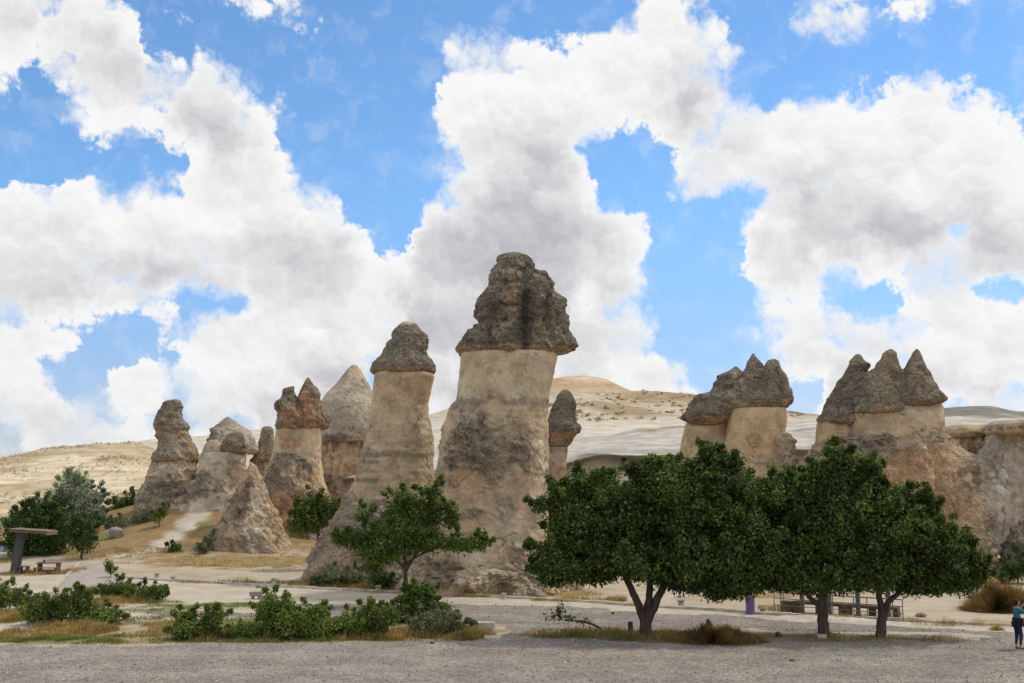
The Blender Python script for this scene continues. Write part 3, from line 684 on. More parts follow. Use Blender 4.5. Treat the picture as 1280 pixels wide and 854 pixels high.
def chimney(name, px, py, Y, label):
    p = P(px, py, Y); p[2] = float(gz(p[0], Y)); return thing(name, p, label, 'rock formation', 'fairy chimneys of the valley')

def shaft_main(py, m1, m2, m3):
    c = np.tile(K['cream'], (len(py), 1)); c = mixc(c, K['pale'], sstep(-0.2, 0.4, m1)); c = mixc(c, K['tan'], sstep(495, 505, py + 6 * m2) * 0.6)
    c = mixc(c, K['tan'] * 0.85, 0.6 * sstep(0.1, 0.4, m3) * sstep(500, 515, py))
    c = mixc(c, K['grey'], sstep(498, 503, py + 5 * m2) * sstep(514, 506, py + 6 * m2) * sstep(-0.2, 0.2, m1 + 0.2))
    c = mixc(c, K['grey'], 0.85 * sstep(0.12, 0.4, m2 * 0.7 + m1 * 0.7) * sstep(520, 545, py))
    return c
# 1 the tall one
t = chimney('fairy_chimney', 635, 740, 62, 'tallest fairy chimney with broad cream shaft and massive dark weathered cap')
rock('cap', t, 62, [(316, 635, 649), (318, 630, 656), (322, 626, 664), (327, 623, 669), (334, 619, 673), (339, 617, 676), (342, 616, 687), (347, 614, 690), (354, 613, 691), (361, 611, 694), (366, 608, 697), (372, 604, 700), (380, 600, 703), (390, 596, 705), (399, 594.5, 707), (404, 597, 708), (408, 592, 708.5), (413, 587, 710), (420, 582, 712), (428, 577, 714), (434, 573.5, 714.5), (439, 573, 711), (443, 575, 702), (446, 580, 694), (448, 600, 675)],
     'cap', 'lichen', 0.8, [(655, 385, 16, 70, 'dark', 0.9), (640, 378, 12, 22, 'rust', 0.45), (640, 352, 12, 8, 'rust', 0.3), (625, 400, 12, 34, 'grey', 0.7), (690, 390, 14, 40, 'grey', 0.5), (612, 388, 10, 24, 'dark', 0.5), (685, 372, 7, 36, 'dark', 0.6), (636, 348, 16, 8, 'pale', 0.4), (660, 335, 12, 16, 'dark', 0.5)],
     amp=(0.05, 0.55, 0.09), gully=0.26, crag=0.06, n=2.5, seed=1, grooves=[(657, 372, 446, 0.75, 8), (628, 350, 376, 0.35, 9), (690, 350, 436, 0.35, 5), (612, 395, 446, 0.35, 5), (672, 330, 350, 0.3, 6)], rim=(437.5, 'orange'), edge=0.075)
s1 = rock('shaft', t, 62, [(443, 577, 696), (448, 575.5, 696.5), (458, 574.5, 694.5), (470, 573.5, 692), (482, 572.5, 689), (494, 571.5, 686.5), (501, 570, 686), (506, 566, 685.5), (520, 560, 685), (540, 554, 685), (560, 549.5, 685), (590, 545, 685), (615, 541, 685), (640, 538, 686), (670, 532, 690), (690, 525, 694), (706, 516, 698), (720, 506, 704), (735, 494, 712), (752, 480, 722)],
     'neck', shaft_main, 0.82, [(600, 560, 38, 42, 'grey', 0.9), (655, 560, 22, 38, 'grey', 0.85), (625, 585, 26, 30, 'grey', 0.7), (655, 540, 30, 12, 'tan', 0.5), (588, 600, 22, 16, 'orange', 0.8), (570, 625, 20, 14, 'orange', 0.5), (595, 640, 26, 8, 'grey', 0.75), (600, 655, 30, 10, 'orange', 0.4), (633, 635, 16, 20, 'grey', 0.6), (672, 590, 12, 60, 'pale', 0.8), (645, 675, 12, 10, 'dark', 0.55), (650, 660, 40, 26, 'pale', 0.5), (640, 710, 26, 26, 'grey', 0.7), (560, 705, 42, 20, 'grey', 0.8), (605, 700, 26, 30, 'pale', 0.6), (650, 605, 30, 14, 'tan', 0.6), (668, 640, 14, 14, 'grey', 0.5), (590, 480, 12, 6, 'pale', 0.5), (640, 460, 4, 12, 'tan', 0.5)],  # tall pale blob by the right edge paints its sunlit strip
     amp=(0.02, 0.4, 0.05), gully=0.08, strata=0.05, n=3.2, seed=2, edge=0.08, calm=(440, 500), grooves=[(634, 445, 500, 0.10, 2), (663, 452, 480, 0.06, 1.5)])
rock('talus', s1, 61.3, [(668, 640, 652), (676, 628, 664), (690, 600, 676), (704, 560, 690), (716, 530, 700), (730, 505, 708), (744, 486, 716), (754, 478, 724)], 'rock', 'tan', 0.7, [(640, 712, 30, 24, 'grey', 0.75), (555, 715, 50, 18, 'grey', 0.8), (600, 705, 26, 26, 'pale', 0.6), (648, 676, 12, 9, 'dark', 0.6)], amp=(0.10, 0.45, 0.14), gully=0.25, n=2.2, seed=6, yoff=-0.6)

# 2 the slimmer one left of it
def shaft_two(py, m1, m2, m3):
    c = np.tile(K['cream'] * 0.94, (len(py), 1)); c = mixc(c, K['tan'], sstep(0.0, 0.4, m3) * 0.55 + 0.4 * sstep(525, 545, py + 12 * m1))
    c = mixc(c, K['grey'], 0.8 * sstep(520, 528, py + 6 * m2) * sstep(560, 535, py + 8 * m1) * sstep(-0.1, 0.3, m1 + 0.4 * m2))
    c = mixc(c, K['grey'], 0.85 * sstep(0.1, 0.35, m3 + 0.3 * m2) * sstep(552, 560, py))
    c = mixc(c, K['grey'], sstep(622, 636, py + 14 * m1)); return c
t = chimney('fairy_chimney', 500, 722, 68, 'slender cream fairy chimney with a small grey conical cap beside the tallest one')
rock('cap', t, 68, [(402, 505, 511), (403.5, 501, 517), (406, 498, 521), (411, 494, 525), (416, 491, 530), (419, 490, 534), (425, 488, 535.5), (432, 483, 535), (440, 478, 533.5), (446, 474, 536), (452, 470, 540), (457, 466, 543.5), (461, 465, 545), (465, 465, 544.5), (468, 467, 541), (470.5, 480, 528)],
     'cap', 'lichen', 0.85, [(510, 430, 24, 24, 'grey', 0.5), (490, 450, 16, 12, 'grey', 0.4), (505, 404, 10, 3, 'pale', 0.5)], amp=(0.04, 0.6, 0.06), gully=0.06, crag=0.06, n=2.4, seed=8, blocks=0.4, rim=(461.5, 'rust'), edge=0.08)
s2 = rock('shaft', t, 68, [(467, 469, 541), (471, 468, 543), (478, 467.3, 541.5), (490, 466.5, 538), (505, 465.5, 535), (518, 464.5, 535.5), (530, 463, 538), (545, 460, 541), (560, 455, 541), (575, 450, 540.5), (590, 446.5, 540), (605, 442.5, 541), (618, 437, 545), (630, 431, 550), (645, 423, 555), (660, 414, 560), (680, 403, 566), (700, 393, 574), (715, 386, 582), (735, 376, 592)],
     'neck', shaft_two, 0.85, [(480, 615, 40, 9, 'tan', 0.6), (420, 680, 34, 50, 'grey', 0.8), (410, 712, 20, 16, 'pale', 0.5), (500, 660, 60, 30, 'grey', 0.7), (528, 490, 5, 16, 'orange', 0.35)], amp=(0.015, 0.45, 0.05), gully=0.05, strata=0.06, n=3.0, seed=9, edge=0.085, calm=(465, 525))
rock('talus', s2, 67.4, [(618, 470, 500), (626, 450, 530), (640, 428, 548), (660, 414, 556), (680, 402, 562), (700, 392, 570), (720, 383, 580), (736, 376, 588)], 'rock', 'grey', 0.75, [(410, 710, 20, 20, 'tan', 0.5), (470, 690, 40, 20, 'tan', 0.4)], amp=(0.06, 0.45, 0.14), gully=0.15, n=2.3, seed=10, yoff=-0.5)

# 3 the white cone behind
t = chimney('fairy_chimney', 432, 660, 112, 'smooth pale grey cone of rock standing behind the slender chimney')
rock('cap', t, 112, [(456, 440.5, 443.5), (457.5, 438, 447), (462, 434, 450), (470, 428, 455), (480, 420, 461), (492, 408, 467), (505, 400, 472), (520, 396, 476), (535, 394, 479), (546, 394, 481), (551, 396, 479), (553, 402, 474)],
     'neck', 'cone', 0.9, [(440, 500, 50, 10, 'pale', 0.4), (420, 546, 26, 5, 'dark', 0.6), (440, 530, 40, 10, 'grey', 0.25)], amp=(0.015, 0.3, 0.05), n=2.0, seed=12, edge=0.11)
rock('shaft', t, 112, [(551, 399, 476), (560, 397, 477), (575, 392, 478), (590, 386, 482), (606, 378, 488), (625, 370, 496), (645, 362, 504), (675, 352, 514)], 'neck', 'tan', 0.75, [(430, 590, 26, 20, 'orange', 0.4), (415, 575, 20, 10, 'cream', 0.6), (420, 605, 30, 16, 'grey', 0.7)], amp=(0.06, 0.3, 0.14), gully=0.6, n=2.3, seed=13, edge=0.13)

# 4 the red twin
t = chimney('fairy_chimney', 372, 665, 93, 'rust stained fairy chimney with two ragged peaks on its cap')
rock('cap', t, 93, [(472, 384.5, 386.5), (475, 382, 389), (481, 379, 392), (487, 376, 397), (492, 374, 399), (500, 371, 400), (508, 370, 403), (516, 369, 405), (524, 369, 408), (531, 369, 410.5), (535, 370, 409), (538, 376, 400)],
     'cap', 'rust', 1.0, [(385, 482, 12, 10, 'lichen', 0.9), (402, 505, 8, 20, 'grey', 0.7), (380, 505, 12, 16, 'orange', 0.5), (395, 528, 16, 6, 'dark', 0.4)], amp=(0.09, 0.5, 0.10), gully=0.18, crag=0.12, n=2.3, seed=15, edge=0.10)
rock('cap', t, 93, [(483, 365, 367.5), (486, 354, 368.5), (489, 352, 369), (493, 353, 370), (498, 349, 372), (504, 345, 380), (512, 343.5, 386), (522, 344.5, 390), (530, 346, 392), (536, 348, 392), (538, 354, 386)],
     'cap', 'grey', 1.05, [(358, 520, 14, 10, 'orange', 0.8), (370, 525, 14, 12, 'rust', 0.8), (352, 510, 10, 6, 'dark', 0.5)], amp=(0.12, 0.5, 0.12), gully=0.16, crag=0.16, n=2.3, seed=16, edge=0.10)
s4 = rock('shaft', t, 93, [(535, 347, 402), (545, 345, 402), (560, 343, 401), (575, 340, 401), (590, 337, 402), (605, 333, 405), (625, 330, 412), (645, 327, 420), (665, 323, 428), (690, 318, 436)],
     'neck', 'cream', 0.7, [(366, 555, 20, 8, 'orange', 0.6), (392, 600, 12, 30, 'orange', 0.6), (360, 545, 14, 6, 'rust', 0.5), (398, 560, 8, 20, 'pale', 0.5), (415, 620, 20, 20, 'tan', 0.8)], amp=(0.02, 0.4, 0.08), gully=0.10, n=3.0, seed=17, edge=0.11, calm=(530, 566))
rock('buttress', s4, 92.0, [(566, 350, 362), (568, 346, 374), (573, 342, 381), (580, 340, 390), (590, 336, 391), (605, 333, 395), (625, 330, 399), (645, 328, 403), (670, 325, 408), (690, 322, 412)], 'rock', 'grey', 0.8, [(365, 640, 30, 28, 'orange', 0.85), (350, 625, 16, 14, 'orange', 0.6), (368, 590, 10, 8, 'pale', 0.5), (385, 610, 12, 20, 'tan', 0.6)], amp=(0.06, 0.45, 0.14), gully=0.3, crag=0.15, n=2.9, seed=18, edge=0.11)

# 5 the low bare cone in front of it
t = chimney('fairy_chimney', 312, 692, 86.5, 'low bare pyramid of mottled tuff without a cap')
rock('shaft', t, 86.5, [(578, 312.5, 316), (581, 311, 318.5), (590, 307.5, 323), (600, 303, 328), (612, 299, 332.5), (625, 293, 337), (640, 285, 342), (655, 276, 349), (668, 268, 356), (680, 262, 361), (692, 257, 366), (704, 251, 372)], 'rock', 'tan', 0.85,
     [(300, 640, 24, 30, 'grey', 0.75), (330, 650, 14, 50, 'pale', 0.7), (318, 610, 5, 26, 'dark', 0.5), (280, 672, 18, 20, 'grey', 0.6), (300, 680, 14, 10, 'orange', 0.6), (325, 676, 20, 12, 'grey', 0.5), (295, 655, 10, 5, 'pale', 0.7), (310, 660, 16, 4, 'pale', 0.5)], amp=(0.07, 0.45, 0.14), gully=0.32, n=2.1, seed=20, edge=0.10)  # tall pale blob on the right flank paints in its sunlit side

# 6 and 7 the broad pair, 8 the small hooded one between
t = chimney('fairy_chimney', 280, 640, 98, 'broad fairy chimney under a pointed cap, above the sandy talus path')
rock('cap', t, 101, [(521, 283.5, 286), (524, 279, 290), (530, 274, 299), (538, 268, 312), (546, 264, 318), (556, 258, 322), (564, 254, 324), (568, 258, 320)], 'rock', 'cone', 0.9, [(270, 545, 8, 20, 'grey', 0.8), (300, 545, 18, 14, 'pale', 0.4)], amp=(0.04, 0.4, 0.08), gully=0.10, n=2.1, seed=22, edge=0.11)
rock('cap', t, 96.5, [(540, 292, 299), (541.5, 287, 302), (545, 283, 304.5), (552, 280, 306.5), (560, 279, 308.5), (565, 279, 308.5), (568, 283, 304)], 'cap', 'lichen', 0.9, [(296, 555, 12, 8, 'tan', 0.4)], amp=(0.07, 0.5, 0.08), n=2.4, seed=23, edge=0.10, rim=(566, 'rust'))
rock('cap', t, 96.5, [(550, 264, 270), (552, 260, 274), (557, 256, 278), (563, 253.5, 280), (567, 253, 280), (569, 257, 277)], 'neck', 'cone', 0.9, (), amp=(0.04, 0.5, 0.06), n=2.2, seed=24, edge=0.10)
rock('shaft', t, 97, [(566, 255, 306), (575, 253, 306.5), (588, 251, 306), (600, 247, 306), (612, 240, 307), (626, 231, 309), (642, 223, 313), (662, 214, 318)], 'neck', 'pale', 0.85, [(262, 595, 14, 12, 'grey', 0.8), (300, 588, 8, 16, 'orange', 0.55), (255, 612, 30, 12, 'grey', 0.85), (285, 608, 14, 10, 'grey', 0.6), (295, 575, 5, 14, 'grey', 0.5)], amp=(0.05, 0.4, 0.08), gully=0.14, n=2.6, seed=25, edge=0.11)
rock('talus', t, 97.5, [(597, 246, 300), (603, 238, 310), (612, 226, 318), (624, 212, 328), (640, 198, 340), (662, 184, 356), (676, 178, 364)], 'neck', 'pale', 0.6, [(240, 606, 20, 8, 'grey', 0.7), (305, 612, 14, 10, 'tan', 0.6)], amp=(0.05, 0.35, 0.12), gully=0.3, n=2.1, seed=28, edge=0.12)
t = chimney('fairy_chimney', 327, 640, 102, 'small hooded grey rock spire squeezed between the broad and the twin peaked chimneys')
rock('cap', t, 102, [(533, 330, 337), (535, 328, 340), (541, 326.5, 341.5), (550, 324.5, 342.5), (560, 322, 343), (568, 318, 343), (576, 314, 341), (579, 313, 339), (581, 317, 334)], 'cap', 'grey', 0.9, [(330, 565, 12, 8, 'tan', 0.4)], amp=(0.08, 0.5, 0.10), gully=0.1, n=2.3, seed=26, rim=(577, 'rust'), edge=0.11)
rock('shaft', t, 102, [(578, 314, 340), (590, 312, 342), (610, 308, 346), (640, 302, 352), (665, 298, 356)], 'rock', 'tan', 0.85, [(320, 600, 12, 14, 'grey', 0.6)], amp=(0.06, 0.4, 0.10), gully=0.14, n=2.4, seed=27, edge=0.12)
t = chimney('fairy_chimney', 212, 650, 98, 'leaning layered fairy chimney with a stepped boulder cap next to the pale hill')
rock('cap', t, 98, [(499.5, 216, 223), (501, 208, 225.5), (504, 202.5, 227.5), (508, 201, 228), (511, 202, 226.5), (517, 197.5, 226.5), (524, 195.5, 229), (530, 194, 233), (535, 194, 235), (538, 195, 233), (546, 196.5, 236.5), (551, 199, 239), (555, 199.5, 241.5), (561, 197, 245.5), (567, 193.5, 248.5), (573, 191, 250), (576, 190.5, 250), (579, 196, 246)],
     'rock', 'grey', 0.85, [(215, 545, 22, 20, 'tan', 0.6), (225, 560, 18, 10, 'cone', 0.6), (198, 545, 6, 16, 'orange', 0.5), (213, 504, 12, 3, 'dark', 0.6), (210, 530, 20, 3, 'dark', 0.5)], amp=(0.03, 0.45, 0.10), crag=0.12, strata=0.05, n=2.7, seed=29, edge=0.10, rim=(574, 'rust'))
rock('shaft', t, 98, [(576, 191, 247.5), (585, 189, 248.5), (595, 186.5, 248.5), (603, 183, 249), (612, 177, 250), (622, 172.5, 252), (632, 170.5, 254), (642, 170.5, 257), (652, 168, 261), (672, 163, 268)], 'rock', 'tan', 0.85, [(215, 588, 34, 9, 'pale', 0.9), (215, 620, 40, 26, 'grey', 0.85), (185, 630, 14, 20, 'grey', 0.6), (232, 608, 14, 8, 'dark', 0.4)], amp=(0.05, 0.4, 0.10), gully=0.12, strata=0.05, n=2.5, seed=30, edge=0.11)

# 9 the small one peeping out at the right of the tall shaft
t = chimney('fairy_chimney', 695, 725, 76, 'small pillar with a dark hooked cap peeping out behind the tallest shaft')
rock('cap', t, 76, [(487, 704, 709), (489, 701, 712), (494, 697, 716), (502, 693, 718.5), (510, 689, 719.5), (517, 686, 719.5), (524, 683, 721.5), (531, 681, 726), (536, 680, 729), (540, 680, 727.5), (546, 681, 719), (552, 681, 714), (558, 682, 711), (561, 684, 708)], 'cap', 'lichen', 0.85, [(705, 548, 24, 8, 'rust', 0.8), (715, 500, 6, 14, 'dark', 0.6), (712, 535, 12, 5, 'dark', 0.4)], amp=(0.08, 0.55, 0.08), crag=0.08, n=2.3, seed=32, edge=0.09)
rock('shaft', t, 76, [(559, 683, 709), (570, 683, 708), (585, 682, 707), (600, 680, 706.5), (620, 678, 707), (650, 674, 710), (690, 668, 716), (732, 662, 724)], 'neck', 'tan', 0.9, [(697, 620, 14, 20, 'orange', 0.8), (697, 575, 14, 8, 'pale', 0.5)], amp=(0.04, 0.5, 0.06), gully=0.06, n=2.6, seed=33, edge=0.10)

# 10 the long slanting cap right of the middle
t = chimney('fairy_chimney', 925, 730, 75, 'double shafted fairy chimney with a long slanting dark cap of jagged peaks')
rock('cap', t, 75, [(442, 940.5, 943), (445, 938, 944.5), (449, 935.5, 948), (453, 933, 951), (460, 930, 954), (468, 926, 956.5), (478, 920, 958.5), (490, 913, 960), (500, 907, 961), (508, 904, 960), (513, 905, 957), (516, 910, 950)], 'cap', 'lichen', 0.8, [(942, 470, 8, 24, 'grey', 0.7), (950, 470, 5, 34, 'dark', 0.6)], amp=(0.035, 0.6, 0.08), gully=0.14, crag=0.10, n=2.2, seed=35, blocks=0.4, rim=(508, 'orange'), edge=0.085)
rock('cap', t, 74.6, [(449, 964, 969), (451, 960, 973), (455, 957.5, 975.5), (461, 955, 977.5), (468, 953.5, 981), (478, 952, 985), (488, 951, 988), (496, 950.5, 990.5), (501, 950.5, 990), (506, 951, 986.5), (510, 953, 981), (513, 958, 974)], 'cap', 'lichen', 0.9, [(968, 505, 22, 7, 'orange', 0.85), (985, 480, 6, 22, 'rust', 0.6), (970, 462, 5, 8, 'dark', 0.6), (974, 480, 5, 24, 'dark', 0.5)], amp=(0.035, 0.6, 0.08), gully=0.14, crag=0.10, n=2.2, seed=36, blocks=0.4, edge=0.085)
rock('cap', t, 75.4, [(458.5, 918, 921.5), (462, 914, 925), (467, 902, 928), (471, 896, 930), (478, 892, 933), (486, 888, 936), (491, 883, 938), (493, 870, 938), (498, 865, 937), (506, 860, 934), (514, 855, 928), (520, 850.5, 920), (523, 851, 915), (527, 858, 908), (530, 863, 900), (532, 870, 892)], 'cap', 'lichen', 0.62, [(885, 512, 24, 9, 'grey', 0.5), (900, 526, 30, 5, 'orange', 0.7), (917, 470, 6, 6, 'pale', 0.4), (910, 470, 5, 7, 'dark', 0.6)], amp=(0.035, 0.6, 0.08), gully=0.14, crag=0.10, n=2.2, seed=37, blocks=0.4, edge=0.09)
rock('cap', t, 75, [(460, 944, 964), (466, 932, 978), (476, 920, 983), (488, 908, 986), (498, 897, 987), (505, 893, 985), (510, 897, 979), (514, 908, 968)], 'cap', 'lichen', 0.62, [(951, 480, 5, 30, 'dark', 0.6), (930, 485, 12, 14, 'grey', 0.5)], amp=(0.03, 0.6, 0.08), gully=0.16, crag=0.10, n=3.0, seed=41, blocks=0.4, rim=(507, 'orange'), edge=0.085)
rock('shaft', t, 75, [(511, 911, 980), (518, 910, 981.5), (530, 909, 981), (542, 908, 979.5), (552, 906, 978), (562, 903, 978), (578, 899, 984), (596, 895, 992), (620, 890, 998), (660, 884, 1003), (735, 872, 1012)], 'neck', 'cream', 0.85, [(940, 560, 44, 10, 'orange', 0.5), (930, 585, 40, 20, 'orange', 0.45), (945, 575, 20, 6, 'grey', 0.5), (978, 530, 4, 14, 'tan', 0.6)], amp=(0.015, 0.45, 0.05), gully=0.05, n=3.2, seed=38, edge=0.09, calm=(505, 550))
rock('shaft', t, 76.5, [(528, 858, 915), (540, 855, 913), (555, 852, 912), (570, 850, 911), (590, 847, 913), (620, 843, 916), (670, 837, 922), (735, 828, 930)], 'neck', 'cream', 0.85, [(900, 540, 4, 10, 'rust', 0.6), (875, 590, 40, 20, 'grey', 0.8), (905, 560, 6, 20, 'grey', 0.6)], amp=(0.02, 0.45, 0.05), gully=0.06, n=3.2, seed=39, edge=0.10, calm=(520, 570))
rock('buttress', t, 73.6, [(541, 976, 984), (543, 972, 988), (549, 968, 991.5), (560, 965, 993.5), (575, 962, 995), (595, 959, 997.5), (625, 954, 1001), (670, 947, 1007), (735, 936, 1016)], 'rock', 'tan', 0.85, [(985, 575, 10, 40, 'grey', 0.7), (978, 580, 10, 22, 'pale', 0.5), (966, 600, 8, 26, 'tan', 0.6)], amp=(0.07, 0.5, 0.12), gully=0.14, n=2.4, seed=40, edge=0.09)

# 11 the three peaked one
t = chimney('fairy_chimney', 1115, 722, 71, 'massive fairy chimney crowned by three pointed dark caps in a row')
rock('cap', t, 71.6, [(443, 1070.5, 1074), (446, 1067, 1077), (451, 1063, 1080), (456, 1060, 1086.5), (459, 1058.5, 1086.5), (463, 1057, 1084), (470, 1053, 1084), (480, 1047.5, 1086), (490, 1042, 1088), (500, 1036, 1091), (510, 1029.5, 1094), (518, 1024, 1097), (524, 1021.5, 1098), (528, 1021.5, 1097), (531, 1027, 1090)], 'cap', 'lichen', 0.75, [(1070, 460, 8, 4, 'dark', 0.7), (1050, 510, 20, 16, 'dark', 0.3), (1065, 475, 12, 3, 'grey', 0.6)], amp=(0.035, 0.6, 0.08), gully=0.14, crag=0.10, n=2.2, seed=42, blocks=0.4, rim=(528, 'rust'), edge=0.085)
rock('cap', t, 70.6, [(436.5, 1111, 1114.5), (439, 1105, 1118), (442, 1102.5, 1120.5), (447, 1101, 1121), (452, 1097.5, 1122.5), (458, 1094, 1125.5), (466, 1089, 1129), (476, 1083, 1132), (488, 1076, 1136), (498, 1070.5, 1140), (507, 1065.5, 1142), (513, 1063, 1142), (517, 1063.5, 1140), (520, 1070, 1130)], 'cap', 'lichen', 0.8, [(1110, 444, 12, 4, 'rust', 0.5), (1112, 475, 6, 24, 'dark', 0.6), (1100, 510, 30, 5, 'rust', 0.5)], amp=(0.035, 0.6, 0.08), gully=0.14, crag=0.10, n=2.2, seed=43, blocks=0.4, rim=(516, 'rust'), edge=0.085)
rock('cap', t, 70.2, [(437, 1144.5, 1147.5), (440, 1142, 1150), (446, 1138.5, 1152.5), (454, 1134.5, 1156), (462, 1130.5, 1160), (470, 1126, 1164.5), (480, 1122, 1170), (489, 1119, 1176), (494, 1116, 1178.5), (498, 1114, 1180), (501, 1113, 1179.5), (504, 1114, 1176), (507, 1122, 1168)], 'cap', 'lichen', 0.9, [(1148, 459, 7, 4, 'dark', 0.7), (1150, 495, 20, 6, 'grey', 0.4)], amp=(0.035, 0.6, 0.08), gully=0.14, crag=0.10, n=2.2, seed=44, blocks=0.4, rim=(503, 'rust'), edge=0.085)
rock('cap', t, 70.9, [(462, 1090, 1128), (468, 1082, 1136), (478, 1074, 1150), (488, 1069, 1160), (497, 1065, 1168), (504, 1063, 1170), (510, 1063.5, 1160), (516, 1066, 1140), (519, 1076, 1120)], 'cap', 'lichen', 0.62, [(1112, 490, 5, 24, 'dark', 0.6), (1090, 495, 20, 10, 'grey', 0.5)], amp=(0.03, 0.6, 0.08), gully=0.14, crag=0.10, n=3.0, seed=48, blocks=0.4, rim=(512, 'rust'), edge=0.085)
rock('cap', t, 71.5, [(466, 1066, 1092), (476, 1056, 1096), (490, 1045, 1098), (504, 1036, 1098), (516, 1027, 1096), (524, 1022.5, 1094), (529, 1024, 1090), (531, 1034, 1080)], 'cap', 'lichen', 0.6, [(1060, 490, 12, 4, 'dark', 0.5), (1050, 510, 14, 12, 'grey', 0.5)], amp=(0.03, 0.6, 0.08), gully=0.14, crag=0.10, n=2.8, seed=49, blocks=0.4, rim=(527, 'rust'), edge=0.085)
rock('neck', t, 71.6, [(523, 1025, 1066), (530, 1022.5, 1067), (540, 1022, 1068), (556, 1020, 1070)], 'neck', 'cream', 0.85, [(1040, 545, 20, 5, 'orange', 0.4)], amp=(0.01, 0.5, 0.04), n=3.4, seed=45, edge=0.09)
rock('neck', t, 70.8, [(503, 1120, 1172), (506, 1095, 1174), (511, 1075, 1175), (518, 1064, 1175.5), (530, 1063, 1176), (548, 1062, 1178), (560, 1060, 1182)], 'neck', 'cream', 0.6, [(1120, 525, 8, 5, 'rust', 0.5), (1150, 520, 20, 10, 'pale', 0.4), (1090, 545, 20, 6, 'orange', 0.4)], amp=(0.01, 0.5, 0.04), strata=0.03, n=3.4, seed=46, edge=0.09)
rock('body', t, 71, [(526, 1122, 1146), (530, 1104, 1168), (537, 1078, 1179), (545, 1050, 1183), (552, 1026, 1189), (562, 1014, 1198), (575, 1008, 1207), (590, 1003.5, 1213.5), (610, 1000.5, 1219), (640, 998, 1224), (665, 995, 1228.5), (690, 990, 1233.5), (712, 984, 1239), (730, 978, 1245)], 'rock', 'tan', 0.52,
     [(1060, 560, 60, 26, 'grey', 0.9), (1145, 545, 26, 14, 'grey', 0.7), (1150, 575, 30, 26, 'orange', 0.75), (1120, 600, 30, 26, 'orange', 0.5), (1195, 590, 16, 30, 'grey', 0.8), (1185, 640, 30, 40, 'tan', 0.6), (1215, 660, 12, 50, 'grey', 0.75), (1165, 640, 30, 30, 'orange', 0.5), (1020, 590, 26, 30, 'grey', 0.8), (1130, 552, 10, 12, 'pale', 0.5), (1188, 600, 10, 3, 'pale', 0.7), (1100, 640, 50, 30, 'grey', 0.4)], amp=(0.05, 0.35, 0.13), gully=0.30, n=2.3, seed=47, edge=0.10, yoff=-0.1)

# 12 the fluted cliff at the far right, 13 the dark spur in front of it
t = chimney('rock_cliff', 1290, 720, 92, 'fluted grey tuff cliff with a flat cream rim behind the three peaked chimney'); t['group'] = 'tuff cliffs'
rock('rim', t, 94, [(531, 1196, 1226), (533, 1182, 1233), (537, 1176, 1237), (543, 1174, 1239), (546, 1178, 1236), (548, 1190, 1225)], 'neck', 'tan', 0.7, [(1205, 542, 34, 3, 'dark', 0.5)], amp=(0.04, 0.4, 0.08), strata=0.06, n=2.5, seed=50, edge=0.11)
rock('buttress', t, 94, [(546, 1180, 1234), (560, 1176, 1236), (575, 1172, 1240), (600, 1164, 1250), (650, 1150, 1264), (735, 1130, 1280)], 'rock', 'grey', 0.7, [(1200, 556, 34, 8, 'tan', 0.9)], amp=(0.06, 0.3, 0.12), gully=0.35, n=2.4, seed=51, edge=0.12)
rock('rim', t, 90, [(525, 1262, 1330), (527, 1244, 1345), (531, 1238, 1350), (538, 1236, 1352), (542, 1238, 1350), (545, 1250, 1340)], 'neck', 'tan', 0.7, [(1280, 536, 60, 3, 'dark', 0.6), (1270, 528, 40, 3, 'pale', 0.5)], amp=(0.03, 0.4, 0.08), strata=0.07, n=2.5, seed=52, edge=0.11)
rock('buttress', t, 91.5, [(543, 1240, 1348), (552, 1238, 1352), (570, 1232, 1360), (600, 1224, 1376), (650, 1216, 1396), (735, 1204, 1420)], 'neck', 'cone', 0.7, [(1262, 552, 30, 8, 'tan', 0.8)], amp=(0.05, 0.22, 0.12), gully=0.4, n=2.5, seed=53, edge=0.12)
rock('buttress', t, 90.5, [(539, 1240, 1262), (548, 1235, 1264), (560, 1229, 1266), (575, 1221, 1266), (590, 1215, 1270), (610, 1212, 1276), (640, 1211, 1284), (680, 1213, 1294), (735, 1212, 1304)], 'neck', 'cone', 0.85, [(1250, 628, 26, 44, 'white', 1.0), (1228, 575, 12, 26, 'grey', 0.5), (1222, 670, 10, 40, 'grey', 0.5)], amp=(0.04, 0.3, 0.10), gully=0.22, n=2.2, seed=55, edge=0.11)
rock('buttress', t, 91, [(539, 1264, 1300), (550, 1267, 1306), (570, 1264, 1316), (600, 1262, 1330), (650, 1264, 1350), (735, 1262, 1376)], 'neck', 'cone', 0.85, [(1268, 575, 8, 30, 'grey', 0.8), (1284, 600, 14, 40, 'pale', 0.5)], amp=(0.04, 0.3, 0.10), gully=0.25, n=2.3, seed=56, edge=0.11)
t = chimney('rock_spur', 1290, 725, 70, 'rounded dark rock spur rising beside the dry brush mound'); t['group'] = 'tuff cliffs'
rock('spur', t, 70, [(628, 1296, 1306), (636, 1286, 1316), (648, 1276, 1326), (662, 1266, 1336), (678, 1258, 1344), (695, 1250, 1350), (712, 1243, 1356), (732, 1236, 1362)], 'rock', 'grey', 0.8, [(1270, 690, 20, 14, 'dark', 0.5)], amp=(0.08, 0.4, 0.14), gully=0.2, n=2.3, seed=54, edge=0.10)

